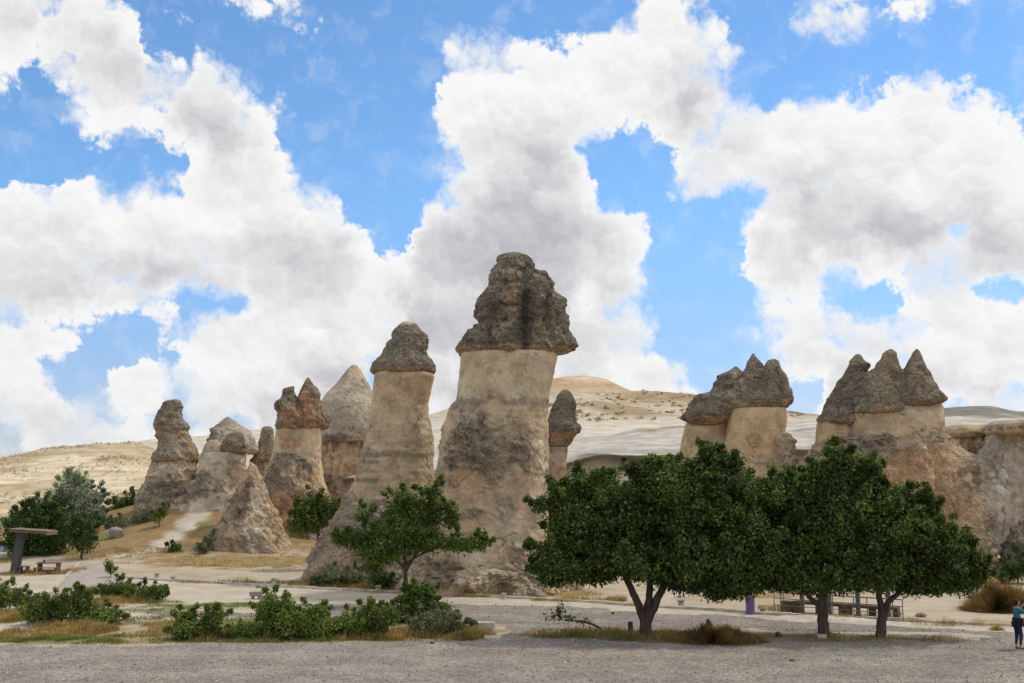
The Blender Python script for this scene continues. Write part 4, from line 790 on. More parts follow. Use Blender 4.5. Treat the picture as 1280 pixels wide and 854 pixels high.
# ---------------------------------------------------------------- trees, shrubs and grass
def leaves(cent, rad, per, size, out_dir, lift=0.35, spread=0.55, aspect=0.62, r=rng):
    """leaf blades around clump centres: folded rhombs, each a leaf"""
    n = len(cent) * per
    c = np.repeat(cent, per, 0); rr = np.repeat(rad, per); o = np.repeat(out_dir, per, 0)
    off = r.normal(size=(n, 3)) * spread; off *= (0.35 + 0.65 * r.random(n) ** 0.5)[:, None] / np.maximum(np.linalg.norm(off, axis=1), 0.35)[:, None]
    c = c + off * rr[:, None]
    nrm = 0.55 * o + 0.45 * off + np.array((0, 0, lift)) + 0.55 * r.normal(size=(n, 3)); nrm /= np.linalg.norm(nrm, axis=1)[:, None]
    d = r.normal(size=(n, 3)) + 0.7 * o - np.array((0, 0, 0.45)); d -= (d * nrm).sum(1)[:, None] * nrm; d /= np.linalg.norm(d, axis=1)[:, None] + 1e-9
    w = np.cross(nrm, d); L = size * (0.6 + 0.8 * r.random(n))
    hw = L * aspect / 2
    V = np.stack([c, c + d * (L * 0.45)[:, None] + w * hw[:, None] + nrm * (0.12 * L)[:, None], c + d * L[:, None] - nrm * (0.10 * L)[:, None], c + d * (L * 0.45)[:, None] - w * hw[:, None] + nrm * (0.12 * L)[:, None]], 1)
    return V.reshape(-1, 3), n
def leaf_faces(n): return (np.array((0, 1, 2, 3))[None] + 4 * np.arange(n)[:, None])
def wpath(pts, Y):
    """limb drawn as photo pixels (px, py, radius, depth offset) at the plant's distance"""
    return np.array([P(a, b, Y + (q[1] if len(q) > 1 else 0)) for a, b, *q in pts]), np.array([q[0] for a, b, *q in pts])
def smooth_path(p, r, k=4):
    n = len(p); t = np.linspace(0, n - 1, (n - 1) * k + 1); q = np.column_stack([np.interp(t, range(n), p[:, i]) for i in range(3)])
    for _ in range(2): q[1:-1] = 0.25 * q[:-2] + 0.5 * q[1:-1] + 0.25 * q[2:]
    return q, np.interp(t, range(n), r)
def tree(name, px, py, label, cat, limbs, lobes, mat, leaf=0.13, clump=0.42, dens=1.0, per=46, group=None, deep=0.85, bark='bark', Y=None, seed=1, shoots=10, tight=0.72, names=('trunk', 'crown')):
    r = np.random.default_rng(seed)
    base = gpt(px, py) if Y is None else np.array((P(px, py, Y)[0], Y, float(gz(P(px, py, Y)[0], Y))))
    Y = base[1]; t = thing(name, base, label, cat, group); sc = Y / FPX
    mb = MB(); tips = []
    for k, lm in enumerate(limbs):
        p, rd = wpath(lm, Y)
        if k == 0: p[0, 2] = min(p[0, 2], base[2]) - 0.12
        p, rd = smooth_path(p, rd); p[1:-1] += r.normal(size=p[1:-1].shape) * 0.012
        mb.tube(p, rd, 9); tips.append(p[-1]); tips.append(p[len(p) * 2 // 3])
    cents, rads, outs = [], [], []
    for (lx, ly, rx, ry, *o) in lobes:
        c = P(lx, ly, Y + (o[0] if o else r.uniform(-0.4, 0.4) * rx * sc * 0.6)); a, b = rx * sc, ry * sc; dp = max(a, b) * deep
        area = 4 * math.pi * ((a * b + a * dp + b * dp) / 3)
        n = max(4, int(dens * area / (clump ** 2) * 0.62))
        u = r.normal(size=(n, 3)); u /= np.linalg.norm(u, axis=1)[:, None]
        q = tight + (1.0 - tight) * r.random(n) ** 0.6; q[: n // 4] *= r.random(n // 4) ** 0.5
        bump_ = 1 + 0.16 * r.normal(size=n)
        pos = c + u * np.array((a, dp, b)) * (q * bump_)[:, None] * np.maximum(0.35, 1 - 0.85 * clump / np.array((max(a, clump), max(dp, clump), max(b, clump))))
        cents.append(pos); rads.append(clump * (0.7 + 0.6 * r.random(n))); outs.append(u)
        near = min(tips, key=lambda s: np.linalg.norm(s - c)) if tips else base
        mid = 0.5 * (near + c) + r.normal(size=3) * 0.15 * a
        q1, r1 = smooth_path(np.array((near, mid, c)), np.array((0.05, 0.035, 0.02)) * min(1.4, clump / 0.42), 3); mb.tube(q1, r1, 5, False)
        for i in range(min(n, 16)):
            q2, r2 = smooth_path(np.array((c, 0.5 * (c + pos[i]) + r.normal(size=3) * 0.08 * a, pos[i])), np.array((0.02, 0.013, 0.006)) * min(1.4, clump / 0.42), 2); mb.tube(q2, r2, 4, False)
        # loose shoots that break the outline
        for _ in range(int(shoots * min(1, a / 1.2))):
            v = r.normal(size=3); v[2] = abs(v[2]) * 1.1 + 0.1 * r.normal(); v /= np.linalg.norm(v)
            s0 = c + v * np.array((a, dp, b)) * 0.9; m = r.integers(2, 5)
            cents.append(s0 + (v + (0, 0, 0.25)) * np.linspace(0.1, 0.7 * clump * 1.5 * r.uniform(0.3, 1.1), m)[:, None]); rads.append(np.full(m, clump * 0.32)); outs.append(np.tile(v, (m, 1)))
    if mb.n: mb.build(names[0], M[bark], t, True, True)
    big, bo, br = np.concatenate(cents), np.concatenate(outs), np.concatenate(rads)
    V, n = leaves(big, br, per, leaf, bo, r=r)
    mobj(names[1], V, leaf_faces(n), M[mat], t, False, None, True)
    return t
FT = 'broadleaf trees on the gravel verge'
tree('broadleaf_tree', 808, 795, 'broad dark green tree with a trunk forking into three limbs on the grassy verge', 'tree',
     [[(808, 797, 0.26), (807, 788, 0.23), (807, 772, 0.22)], [(807, 776, 0.19), (798, 756, 0.15), (789, 736, 0.13), (772, 700, 0.09), (745, 665, 0.05)], [(808, 774, 0.18), (811, 750, 0.14), (812, 728, 0.12, 0.4), (815, 690, 0.08, 0.5), (820, 650, 0.05, 0.6)], [(808, 778, 0.19), (819, 754, 0.16), (829, 733, 0.13), (850, 700, 0.09), (880, 660, 0.06)], [(829, 733, 0.09, -0.1), (860, 715, 0.07, -0.6), (910, 690, 0.05, -0.8)]],
     [(735, 648, 62, 56), (703, 690, 40, 40), (790, 640, 66, 60), (855, 625, 66, 54), (884, 584, 26, 24), (905, 612, 34, 30), (935, 645, 62, 58), (968, 675, 38, 46), (880, 690, 90, 46), (785, 698, 74, 30), (925, 720, 50, 28), (725, 712, 48, 20), (700, 628, 26, 16), (742, 607, 26, 20), (820, 596, 36, 16), (676, 632, 14, 5), (889, 566, 8, 14), (915, 580, 22, 8), (980, 620, 30, 20), (900, 733, 34, 17), (965, 720, 38, 22), (860, 722, 50, 18), (690, 715, 30, 20)], 'leaf_dark', 0.13, 0.40, 1.0, 76, FT, seed=11)
tree('broadleaf_tree', 1030, 796, 'dark green tree with a single thick trunk in the middle of three verge trees', 'tree',
     [[(1030, 798, 0.24), (1029, 780, 0.21), (1027, 760, 0.20), (1029, 735, 0.16), (1035, 700, 0.11), (1045, 650, 0.06)], [(1026, 760, 0.12), (1014, 748, 0.09), (1004, 738, 0.08), (985, 725, 0.06)], [(1030, 738, 0.10), (1050, 722, 0.08), (1070, 690, 0.05)]],
     [(1062, 590, 32, 28), (1045, 570, 12, 14), (1040, 640, 60, 50), (1003, 640, 42, 38), (1010, 690, 56, 42), (1060, 685, 56, 44), (988, 708, 38, 28), (1088, 595, 18, 16), (1035, 608, 42, 26), (1010, 605, 24, 18), (1020, 725, 34, 18), (995, 728, 34, 16), (1055, 722, 40, 20)], 'leaf_dark', 0.13, 0.40, 1.0, 76, FT, seed=12)
tree('broadleaf_tree', 1100, 797, 'dark green tree with a low two way fork, nearest the brush mound', 'tree',
     [[(1100, 799, 0.22), (1101, 785, 0.19), (1103, 766, 0.17)], [(1103, 770, 0.14), (1100, 752, 0.12), (1096, 735, 0.10), (1085, 705, 0.07)], [(1104, 770, 0.13), (1110, 752, 0.11), (1122, 742, 0.09), (1150, 718, 0.06), (1180, 700, 0.04)]],
     [(1112, 655, 58, 42), (1150, 660, 42, 38), (1168, 690, 48, 36), (1203, 705, 30, 28), (1110, 702, 66, 34), (1075, 690, 44, 36), (1222, 720, 16, 14), (1125, 622, 30, 16), (1160, 632, 22, 14), (1150, 728, 44, 16), (1195, 728, 36, 16), (1090, 722, 40, 18)], 'leaf_dark', 0.13, 0.40, 1.0, 76, FT, seed=13)
tree('young_tree', 508, 756, 'young light green tree with one slim trunk rising from green shrubs', 'tree',
     [[(508, 760, 0.12), (508, 740, 0.11), (507, 716, 0.10), (506, 700, 0.08), (505, 670, 0.05)], [(507, 716, 0.07), (520, 692, 0.06), (535, 660, 0.04), (542, 625, 0.03)], [(507, 712, 0.07), (490, 694, 0.05), (460, 680, 0.04), (430, 672, 0.03)], [(508, 705, 0.06), (530, 690, 0.045), (560, 682, 0.035), (595, 680, 0.025)]],
     [(498, 662, 44, 32), (540, 640, 26, 26), (508, 630, 28, 22), (452, 674, 34, 16), (563, 645, 15, 20), (578, 680, 36, 11), (478, 692, 38, 18), (530, 674, 38, 22), (541, 614, 11, 14), (425, 672, 12, 9), (468, 706, 16, 12), (455, 645, 14, 10), (600, 680, 12, 8)], 'leaf_mid', 0.13, 0.34, 0.62, 40, seed=14, shoots=9, tight=0.5)
tree('young_tree', 397, 690, 'compact dark tree half hidden behind the foot of the slender chimney', 'tree', [[(400, 695, 0.15), (398, 670, 0.11), (396, 650, 0.06)]],
     [(395, 645, 33, 22), (374, 656, 17, 15), (412, 640, 22, 18), (395, 630, 22, 12)], 'leaf_dark', 0.17, 0.5, 1.0, 44, Y=74, seed=15, shoots=5)
LG = 'trees at the foot of the pale hill'
tree('bushy_tree', 45, 694, 'rounded deep green tree behind the picnic shelter', 'tree', [[(45, 697, 0.2), (46, 670, 0.12), (48, 650, 0.06)]], [(45, 655, 37, 28), (28, 667, 26, 24), (70, 662, 30, 32), (50, 642, 26, 17), (45, 682, 38, 16)], 'leaf_pine', 0.16, 0.5, 1.0, 46, LG, seed=16, shoots=14)
tree('silver_tree', 95, 688, 'silvery grey green tree taller than its dark neighbours', 'tree', [[(95, 692, 0.2), (93, 660, 0.13), (90, 625, 0.07)]], [(90, 615, 24, 22), (84, 640, 32, 30), (108, 630, 22, 28), (68, 642, 20, 24), (112, 656, 22, 30), (95, 672, 36, 22), (130, 668, 20, 22), (88, 604, 14, 12)], 'leaf_silver', 0.17, 0.5, 0.95, 50, LG, Y=95, seed=17, shoots=12)
tree('young_tree', 103, 699, 'small round green tree on a short thin stem before the silvery one', 'tree', [[(102, 701, 0.09), (102, 688, 0.07), (104, 670, 0.04)]], [(104, 672, 21, 21), (112, 660, 13, 13), (96, 664, 13, 12)], 'leaf_pine', 0.15, 0.45, 1.0, 40, LG, seed=18)
tree('round_bush', 153, 652, 'round dark green bush standing alone against the pale hillside', 'bush', [[(153, 655, 0.12), (153, 640, 0.07)]], [(154, 634, 18, 19), (146, 642, 13, 13), (162, 628, 12, 12)], 'leaf_dark', 0.17, 0.5, 1.0, 44, Y=102, seed=19, shoots=6)
SB = 'low bushes on the talus slope'
tree('low_bush', 168, 664, 'long low grey green bush under the layered chimney', 'bush', [[(168, 668, 0.06), (168, 658, 0.03)]], [(160, 657, 20, 11), (178, 651, 19, 11), (146, 664, 16, 12)], 'grass_sage', 0.16, 0.42, 1.0, 44, SB, Y=93, seed=20, shoots=5, names=('stem', 'foliage'))
tree('sapling', 199, 660, 'slim light green sapling on the talus slope', 'bush', [[(199, 662, 0.05), (199, 650, 0.03), (199, 640, 0.02)]], [(197, 646, 9, 10), (204, 639, 7, 8)], 'leaf_vine', 0.15, 0.36, 0.6, 36, SB, Y=91, seed=21, shoots=5, names=('stem', 'foliage'))
tree('low_bush', 218, 690, 'small dark bush with a reddish skirt on the ochre slope', 'bush', [[(218, 694, 0.05), (218, 686, 0.03)]], [(218, 685, 11, 6)], 'leaf_pine', 0.14, 0.36, 1.0, 40, SB, seed=22, shoots=4, names=('stem', 'foliage'))
tree('low_bush', 252, 692, 'grey green bush against the left foot of the bare pyramid', 'bush', [[(252, 695, 0.05), (252, 688, 0.03)]], [(253, 684, 12, 9), (262, 675, 7, 9)], 'grass_sage', 0.14, 0.38, 1.0, 40, SB, seed=23, shoots=4, names=('stem', 'foliage'))
tree('sapling', 138, 722, 'little yellow green sapling at the edge of the paved path', 'bush', [[(138, 724, 0.03), (138, 716, 0.02)]], [(138, 711, 8, 8), (135, 704, 5, 5)], 'leaf_vine', 0.12, 0.24, 0.7, 30, seed=24, shoots=4, names=('stem', 'foliage'))
FB = 'bushes at the feet of the chimneys'
tree('low_bush', 425, 734, 'wide grey green bush at the foot of the slender chimney', 'bush', [[(425, 735, 0.06), (425, 726, 0.03)]], [(415, 720, 22, 12), (440, 722, 18, 10), (395, 727, 12, 8)], 'grass_sage', 0.13, 0.36, 1.0, 44, FB, seed=25, shoots=5, names=('stem', 'foliage'))
tree('low_bush', 475, 737, 'small dark green bush between the slender chimney and the young tree', 'bush', [[(475, 738, 0.05), (475, 728, 0.03)]], [(472, 724, 16, 11), (486, 728, 12, 8)], 'leaf_pine', 0.13, 0.36, 0.9, 40, FB, seed=26, shoots=4, names=('stem', 'foliage'))
tree('low_bush', 1268, 716, 'dark green bush clinging to the rock spur', 'bush', [[(1272, 724, 0.05), (1272, 714, 0.03)]], [(1266, 713, 18, 14), (1284, 702, 16, 20), (1254, 720, 14, 9), (1302, 710, 22, 20)], 'leaf_pine', 0.13, 0.36, 0.7, 40, FB, Y=64, seed=27, shoots=6, names=('stem', 'foliage'))

VG = 'leafy shrubs on the verge'
def shrub(px, py, label, lobes, mat='leaf_vine', seed=1, leaf=0.105, dens=1.1, shoots=13, per=40):
    limbs = []; lobes = [(a, b + 1, c * 1.15 + 1, d * 1.08 + 1) for a, b, c, d in lobes]
    for (lx, ly, rx, ry, *o) in lobes: limbs.append([(px, py + 1, 0.025), (px + 0.4 * (lx - px), py - 1, 0.025), (0.5 * (px + lx), 0.5 * (py + ly), 0.02), (lx, ly, 0.012)])
    return tree('leafy_shrub', px, py, label, 'shrub', limbs, lobes, mat, leaf, 0.26, dens, per, VG, deep=0.8, seed=seed, shoots=shoots, names=('stems', 'foliage'))
shrub(92, 781, 'sprawling vine shrub with a ragged top beside the paved path', [(58, 764, 24, 13), (95, 762, 30, 17), (125, 770, 24, 12), (75, 751, 12, 8), (100, 748, 12, 8), (42, 768, 12, 8)], seed=31)
shrub(165, 750, 'low arching vine shrub above orange grass', [(150, 735, 18, 8), (182, 741, 22, 9), (135, 740, 10, 7), (200, 738, 8, 7)], seed=32)
shrub(248, 799, 'upright vine shrub at the edge of the gravel lot left of the largest shrub', [(236, 787, 22, 12), (262, 782, 16, 16), (272, 768, 8, 8), (230, 772, 10, 10)], seed=33)
shrub(355, 798, 'largest vine shrub with tall leafy shoots on the verge', [(342, 768, 22, 22), (368, 780, 34, 18), (310, 788, 20, 10), (396, 782, 24, 15), (336, 748, 7, 8), (358, 758, 12, 12), (392, 764, 14, 10)], seed=34, shoots=12)
shrub(452, 796, 'mixed green shrub between the largest shrub and the young tree', [(445, 780, 22, 15), (475, 772, 22, 15), (430, 788, 12, 9), (462, 762, 10, 9)], seed=35)
shrub(522, 776, 'fine leaved green shrub around the young tree trunk', [(518, 752, 24, 14), (530, 742, 14, 12), (508, 768, 26, 14), (545, 762, 18, 12), (515, 738, 8, 8)], 'leaf_mid', seed=36, leaf=0.10)
shrub(552, 794, 'grey green bushy shrub near the white stone block', [(545, 776, 26, 16), (568, 784, 18, 11), (525, 784, 14, 12)], 'grass_sage', seed=37, leaf=0.10, dens=1.1)
shrub(2, 764, 'leafy shrub at the far end of the verge near the picnic shelter', [(4, 744, 12, 16), (22, 748, 14, 8), (-14, 748, 14, 16)], seed=38)
shrub(38, 762, 'grey green low shrub near the picnic shelter', [(38, 752, 20, 9), (55, 756, 12, 6)], 'grass_sage', seed=39, leaf=0.09)

# grass: blades too many to count
def blades(regions, n_per_m2, h, w, r, zone=None, bendk=0.5):
    Vs = []; nb = 0
    for (cx, cy, rx, ry, *k) in regions:
        k = k[0] if k else 1.0
        c = gpt(cx, cy); e1 = gpt(cx + rx, cy); a = abs(e1[0] - c[0]); y1 = gpt(cx, cy - ry)[1]; y0 = gpt(cx, cy + ry)[1]; b = max(0.25, abs(y1 - y0) / 2)
        n = int(math.pi * a * b * n_per_m2 * k); q = r.random(n) ** 0.55; th = r.uniform(0, 2 * math.pi, n)
        x = c[0] + a * q * np.cos(th); y = 0.5 * (y0 + y1) + b * q * np.sin(th)
        cl = perlin(np.column_stack([x * 1.1, y * 1.1, np.full(n, 3.3)])); keep = cl + 0.35 * r.normal(size=n) > -0.15; x, y, cl, q = x[keep], y[keep], cl[keep], q[keep]; n = len(x)
        if n == 0: continue
        hh = h * (0.45 + 0.8 * r.random(n)) * (1 - 0.5 * q ** 2) * (1 + 0.8 * np.clip(cl, -0.4, 0.6)) * (0.7 + 0.3 * k)
        az_ = r.uniform(0, 2 * math.pi, n); d = np.column_stack([np.cos(az_), np.sin(az_), np.zeros(n)]); ln = (0.15 + bendk * r.random(n))[:, None]
        p0 = np.column_stack([x, y, gz(x, y) - 0.02]); up = np.array((0, 0, 1.0))
        p1 = p0 + hh[:, None] * (0.55 * up + 0.25 * ln * d); p2 = p0 + hh[:, None] * (0.95 * up * (1 - 0.3 * ln) + ln * d)
        sd_ = np.column_stack([-np.sin(az_ + 0.6), np.cos(az_ + 0.6), np.zeros(n)]) * (w * (0.6 + 0.8 * r.random(n)))[:, None]
        Vs.append(np.stack([p0 - sd_, p0 + sd_, p1 + 0.8 * sd_, p1 - 0.8 * sd_, p2], 1)); nb += n
    V = np.concatenate(Vs).reshape(-1, 3); i = 5 * np.arange(nb)[:, None]
    F = np.concatenate([i + np.array((0, 1, 2)), i + np.array((0, 2, 3)), i + np.array((3, 2, 4))])
    return V, F
r5 = np.random.default_rng(5)
DRY = [(20, 772, 36, 10), (95, 790, 52, 7), (150, 752, 42, 9), (75, 786, 40, 6), (25, 795, 40, 6), (120, 742, 24, 6), (428, 794, 34, 6), (335, 796, 46, 4, 0.8), (480, 795, 44, 6), (585, 795, 36, 6, 1.2), (520, 798, 40, 4), (600, 792, 18, 6, 1.2), (255, 799, 26, 4), (285, 796, 22, 4),
       (760, 793, 90, 4, 0.7), (850, 797, 70, 4, 0.8), (940, 802, 24, 4, 0.8), (1080, 799, 90, 4, 0.25), (1160, 800, 60, 4, 0.2), (700, 795, 50, 3, 0.6), (970, 762, 22, 4, 0.5), (1140, 777, 10, 3, 0.7), (1060, 774, 60, 2, 0.35), (30, 718, 34, 3, 0.8), (90, 715, 12, 4, 0.5), (770, 751, 14, 2, 0.8), (390, 730, 30, 4, 0.6), (500, 740, 60, 3, 0.5), (440, 735, 50, 3, 0.9), (300, 729, 90, 1.6, 0.5), (620, 745, 60, 2, 0.6), (720, 751, 60, 2, 0.5), (390, 795, 60, 5), (300, 792, 40, 6), (455, 798, 40, 4), (550, 799, 40, 4), (215, 783, 40, 5, 0.5), (180, 795, 50, 4, 0.4), (1200, 782, 60, 2, 0.3)]
V, F = blades(DRY, 430, 0.40, 0.010, r5, bendk=0.7)
tag(mobj('dry_grass', V, F, M['grass_dry'], None, False), 'parched golden grass in tufts along the verge', 'grass', kind='stuff')
FAR = [(300, 702, 150, 6, 0.5), (420, 731, 60, 6, 0.8), (520, 737, 100, 5, 0.6), (620, 741, 70, 4, 0.7), (700, 742, 60, 4, 0.6), (140, 693, 60, 8, 0.5), (180, 672, 34, 10, 0.8), (225, 640, 22, 14, 0.8), (235, 690, 40, 8, 0.7), (330, 712, 60, 3, 0.3), (1230, 735, 40, 8, 0.7), (240, 622, 16, 12, 0.8), (390, 690, 20, 8, 0.6), (350, 695, 50, 5, 0.7)]
V, F = blades(FAR, 60, 0.22, 0.016, r5, bendk=0.9)
tag(mobj('slope_grass', V, F, M['grass_dry'], None, False), 'ochre dry grass on the talus slope and at the feet of the rocks', 'grass', kind='stuff')
GRN = [(130, 802, 140, 4, 0.9), (330, 801, 170, 4, 1.1), (520, 799, 110, 4, 1.0), (230, 790, 60, 6, 0.5), (300, 758, 90, 4, 1.0), (60, 800, 80, 4, 0.7), (180, 775, 50, 6, 0.5), (250, 768, 50, 4, 0.6), (730, 797, 70, 3, 0.9), (830, 800, 90, 3, 0.5), (1050, 800, 40, 3, 0.4), (200, 762, 60, 6, 0.5), (10, 700, 20, 5, 0.6), (190, 755, 40, 4, 0.7), (400, 796, 90, 5, 0.8), (250, 782, 70, 7, 0.6), (130, 797, 110, 5, 0.8), (310, 775, 60, 5, 0.5), (470, 785, 60, 6, 0.6), (40, 800, 60, 3), (560, 738, 30, 2, 0.4), (450, 733, 40, 3, 0.4), (300, 708, 120, 2, 0.25)]
V, F = blades(GRN, 620, 0.14, 0.009, r5)
tag(mobj('green_grass', V, F, M['grass_green'], None, False), 'short green grass along the edge of the gravel', 'grass', kind='stuff')
def brush(px, py, rx, ry, label, n, mat='grass_dry', seed=1):
    """a clump of dry stalks bursting from the ground"""
    r = np.random.default_rng(seed); b = gpt(px, py); t = thing('dry_brush', b, label, 'brush', 'mounds of dry brush')
    a = rx * b[1] / FPX; hgt = ry * b[1] / FPX
    q = r.random(n) ** 0.6; th = r.uniform(0, 6.283, n); x = a * q * np.cos(th); y = a * 0.75 * q * np.sin(th)
    top = hgt * np.maximum(0.12, 1 - q ** 1.6) * (0.55 + 0.5 * r.random(n)) * (1 + 0.35 * perlin(np.column_stack([x * 1.7, y * 1.7, np.full(n, 1.5 + 0.37 * seed)])) + 0.4 * perlin(np.column_stack([x * 5, y * 5, np.full(n, 2.5 + 0.37 * seed)])))
    d = np.column_stack([x / a, y / a, np.zeros(n)]) * 0.5 + 0.5 * r.normal(size=(n, 3)) * (1, 1, 0)
    p0 = np.column_stack([x, y, np.full(n, -0.03)]); p1 = p0 + np.column_stack([0.1 * d[:, 0], 0.1 * d[:, 1], 0.55 * top]); p2 = p0 + np.column_stack([0.35 * d[:, 0] * hgt, 0.35 * d[:, 1] * hgt, top])
    w = np.column_stack([np.cos(th), np.sin(th), 0 * th]) * 0.011 * (0.6 + r.random(n))[:, None]
    V = np.stack([p0 - w, p0 + w, p1 + w, p1 - w, p2], 1).reshape(-1, 3); i = 5 * np.arange(n)[:, None]
    F = np.concatenate([i + np.array((0, 1, 2)), i + np.array((0, 2, 3)), i + np.array((3, 2, 4))])
    mobj('stalks', V, F, M[mat], t, False); return t
M['brush'] = leaf_mat('brown_brush_stalks', [(0.12, 0.07, 0.028), (0.21, 0.12, 0.045), (0.30, 0.18, 0.07), (0.16, 0.12, 0.05)], 0.25, 0.7)
brush(893, 801, 62, 22, 'low spreading mound of brown dry grass right of the forked tree', 9000, 'brush', 41)
brush(1250, 763, 44, 38, 'big rounded mound of brown brush below the rock spur', 9000, 'brush', 42)
brush(1298, 762, 44, 36, 'brown brush mound partly behind the standing person', 5000, 'brush', 44)
brush(1246, 788, 9, 9, 'small tan tuft of dry brush at the kerb near the person', 500, 'grass_dry', 43)

# ---------------------------------------------------------------- kerbs, stones and posts
def kerb(name, pts, step, size, mat, label_kind):
    """a row of kerb stones laid along a line on the ground"""
    q = np.array([gpt(a, b) for a, b in pts]); s = np.concatenate([[0], np.cumsum(np.linalg.norm(np.diff(q[:, :2], axis=0), axis=1))]); n = int(s[-1] / step)
    root = bpy.data.objects.new(name, None); root.location = tuple(q[0]); link(root); root['kind'] = 'structure'
    meshes = []
    for k in range(4):
        mb = MB(); mb.box((0, 0, 0), (step * 0.985, size[0], size[1] + 0.2), None, 0.02, 0.008); meshes.append(mesh_data('kerb_stone', np.concatenate(mb.v), mb.f, M[mat], False))
    for i in range(n):
        d = (i + 0.5) * step; c = np.array([np.interp(d, s, q[:, j]) for j in range(3)]); e = np.array([np.interp(min(d + 0.3, s[-1]), s, q[:, j]) for j in range(3)]) - np.array([np.interp(d - 0.3, s, q[:, j]) for j in range(3)])
        c[2] = float(gz(c[0], c[1])) + size[1] / 2 - 0.1 + rng.normal() * 0.012
        o = bpy.data.objects.new('kerb_stone', meshes[i % 4]); link(o, root); o.location = tuple(c - q[0]); o.rotation_euler = (rng.normal() * 0.02, rng.normal() * 0.012, math.atan2(e[1], e[0]) + rng.normal() * 0.012)
kerb('kerb', [(150, 722)] + KERB[2:8] + [(1280, 784), (1340, 787)], 1.0, (0.22, 0.12), 'stone_pale', '')
kerb('path_kerb', [(101, 703), (86, 718), (62, 744)], 0.8, (0.16, 0.10), 'stone_pale', '')
def boulder(name, px, py, w, h, label, cat='stone', mat='stone', box=False, seed=1, group=None, depth=0.8, rz=0.0):
    r = np.random.default_rng(seed); b = gpt(px, py); sc = b[1] / FPX; w, h = w * sc, h * sc
    if box:
        # a roughly squared block: subdivided box with worn edges
        k = 7; g = np.linspace(-1, 1, k); V = []; idx = {}; F = []
        def vid(i, j, l):
            key = (i, j, l)
            if key not in idx: idx[key] = len(V); V.append((g[i], g[j], g[l]))
            return idx[key]
        for i in range(k - 1):
            for j in range(k - 1):
                for (a, fl) in ((0, 1), (k - 1, 0)):
                    for f in ([vid(a, i, j), vid(a, i + 1, j), vid(a, i + 1, j + 1), vid(a, i, j + 1)], [vid(i, a, j), vid(i, a, j + 1), vid(i + 1, a, j + 1), vid(i + 1, a, j)], [vid(i, j, a), vid(i + 1, j, a), vid(i + 1, j + 1, a), vid(i, j + 1, a)]): F.append(f[::-1] if fl else f)
        V = np.array(V); V = V * (1 - 0.05 * (np.abs(V) > 0.99).sum(1, keepdims=True)); V = V + 0.05 * np.column_stack([fbm(V * 1.4 + seed + s_, 3) for s_ in (0, 9, 18)])
    else:
        nu, nv = 18, 12; th = np.arange(nu) / nu * 2 * math.pi; ph = np.linspace(0.02, math.pi - 0.02, nv)
        V = np.array([(math.sin(p) * math.cos(a), math.sin(p) * math.sin(a), math.cos(p)) for p in ph for a in th])
        V = V * (1 + 0.30 * fbm(V * 0.9 + seed, 3) + 0.12 * np.round(3 * perlin(V * 1.3 + seed)) / 3)[:, None]
        F = [(i * nu + j, (i + 1) * nu + j, (i + 1) * nu + (j + 1) % nu, i * nu + (j + 1) % nu) for i in range(nv - 1) for j in range(nu)] + [tuple(range(nu)), tuple((nv - 1) * nu + j for j in range(nu))[::-1]]
    V = V * np.array((w / 2, w / 2 * depth, h * 0.58)); V[:, 2] += h * 0.44
    o = mobj(name, V @ rotz(rz).T, F, M[mat], None, not box); o.location = tuple(b); return tag(o, label, cat, group)
boulder('stone_block', 606, 790, 27, 12, 'large whitish squared stone block at the end of the shrubs', 'stone', 'stone_pale', True, 3, depth=0.5)
boulder('stone_block', 616, 799, 22, 4, 'flat pale stone slab lying in the gravel below the whitish block', 'stone', 'stone_pale', True, 4, depth=0.6)
boulder('stone_block', 1027, 798, 12, 5, 'small pale stone block at the foot of the single trunk tree', 'stone', 'stone_pale', True, 5, depth=0.6)
boulder('rock', 886, 789, 9, 14, 'dark upright rock poking out of the brown grass mound', 'rock', 'stone_dark', False, 6)
boulder('rock', 973, 796, 8, 6, 'small dark rock in the tree shade left of the single trunk tree', 'rock', 'stone_dark', False, 7)
boulder('rock', 1151, 771, 14, 5, 'low grey rock on the sand by the outer end of the railing', 'rock', 'stone', False, 8)
boulder('rock', 766, 768, 4, 3, 'single dark stone lying on the gravel behind the forked tree', 'rock', 'stone_dark', False, 9)
boulder('rock', 145, 672, 18, 12, 'pale rounded boulder beside the low grey green bush', 'rock', 'stone', False, 10)
boulder('rock', 540, 805, 6, 3, 'small dark stone at the edge of the lot below the grey green shrub', 'rock', 'stone_dark', False, 11)
boulder('rock', 990, 827, 7, 3, 'dark flat stone out on the open gravel', 'rock', 'stone_dark', False, 12)
boulder('rock', 325, 735, 9, 4, 'weedy dark stone on the kerb near the pinkish plaque', 'rock', 'stone', False, 13)
# stump, plaque, markers
def stump():
    b = gpt(788, 790); t = thing('wooden_stump', b, 'short sawn brown wooden post beside the forked tree', 'post'); sc = b[1] / FPX
    mb = MB(); h = 12 * sc
    mb.tube([(0, 0, -0.1), (0.01, 0, h * 0.5), (0.0, 0.01, h)], [0.105, 0.10, 0.098], 14); mb.build('post', M['bark'], t, False)
    mb = MB(); mb.tube([(0, 0, h + 0.002), (0, 0, h + 0.008)], [0.09, 0.088], 14); mb.build('sawn_top', M['wood'], t)
stump()
def plaque():
    b = gpt(320, 749); t = thing('stone_plaque', b, 'pinkish stone slab raised on two short feet by the dirt road', 'plaque'); sc = b[1] / FPX; w, h = 15 * sc, 9 * sc
    mb = MB(); mb.box((0, 0, h * 0.68), (w, 0.28, h * 0.62), rotx(-0.1), 0.02, 0.006); mb.build('slab', M['stone_pink'], t)
    for s in (-1, 1): mb = MB(); mb.box((s * w * 0.27, 0, h * 0.17), (w * 0.2, 0.2, h * 0.42), None, 0.015, 0.004); mb.build('foot', M['stone_pink'], t)
plaque()
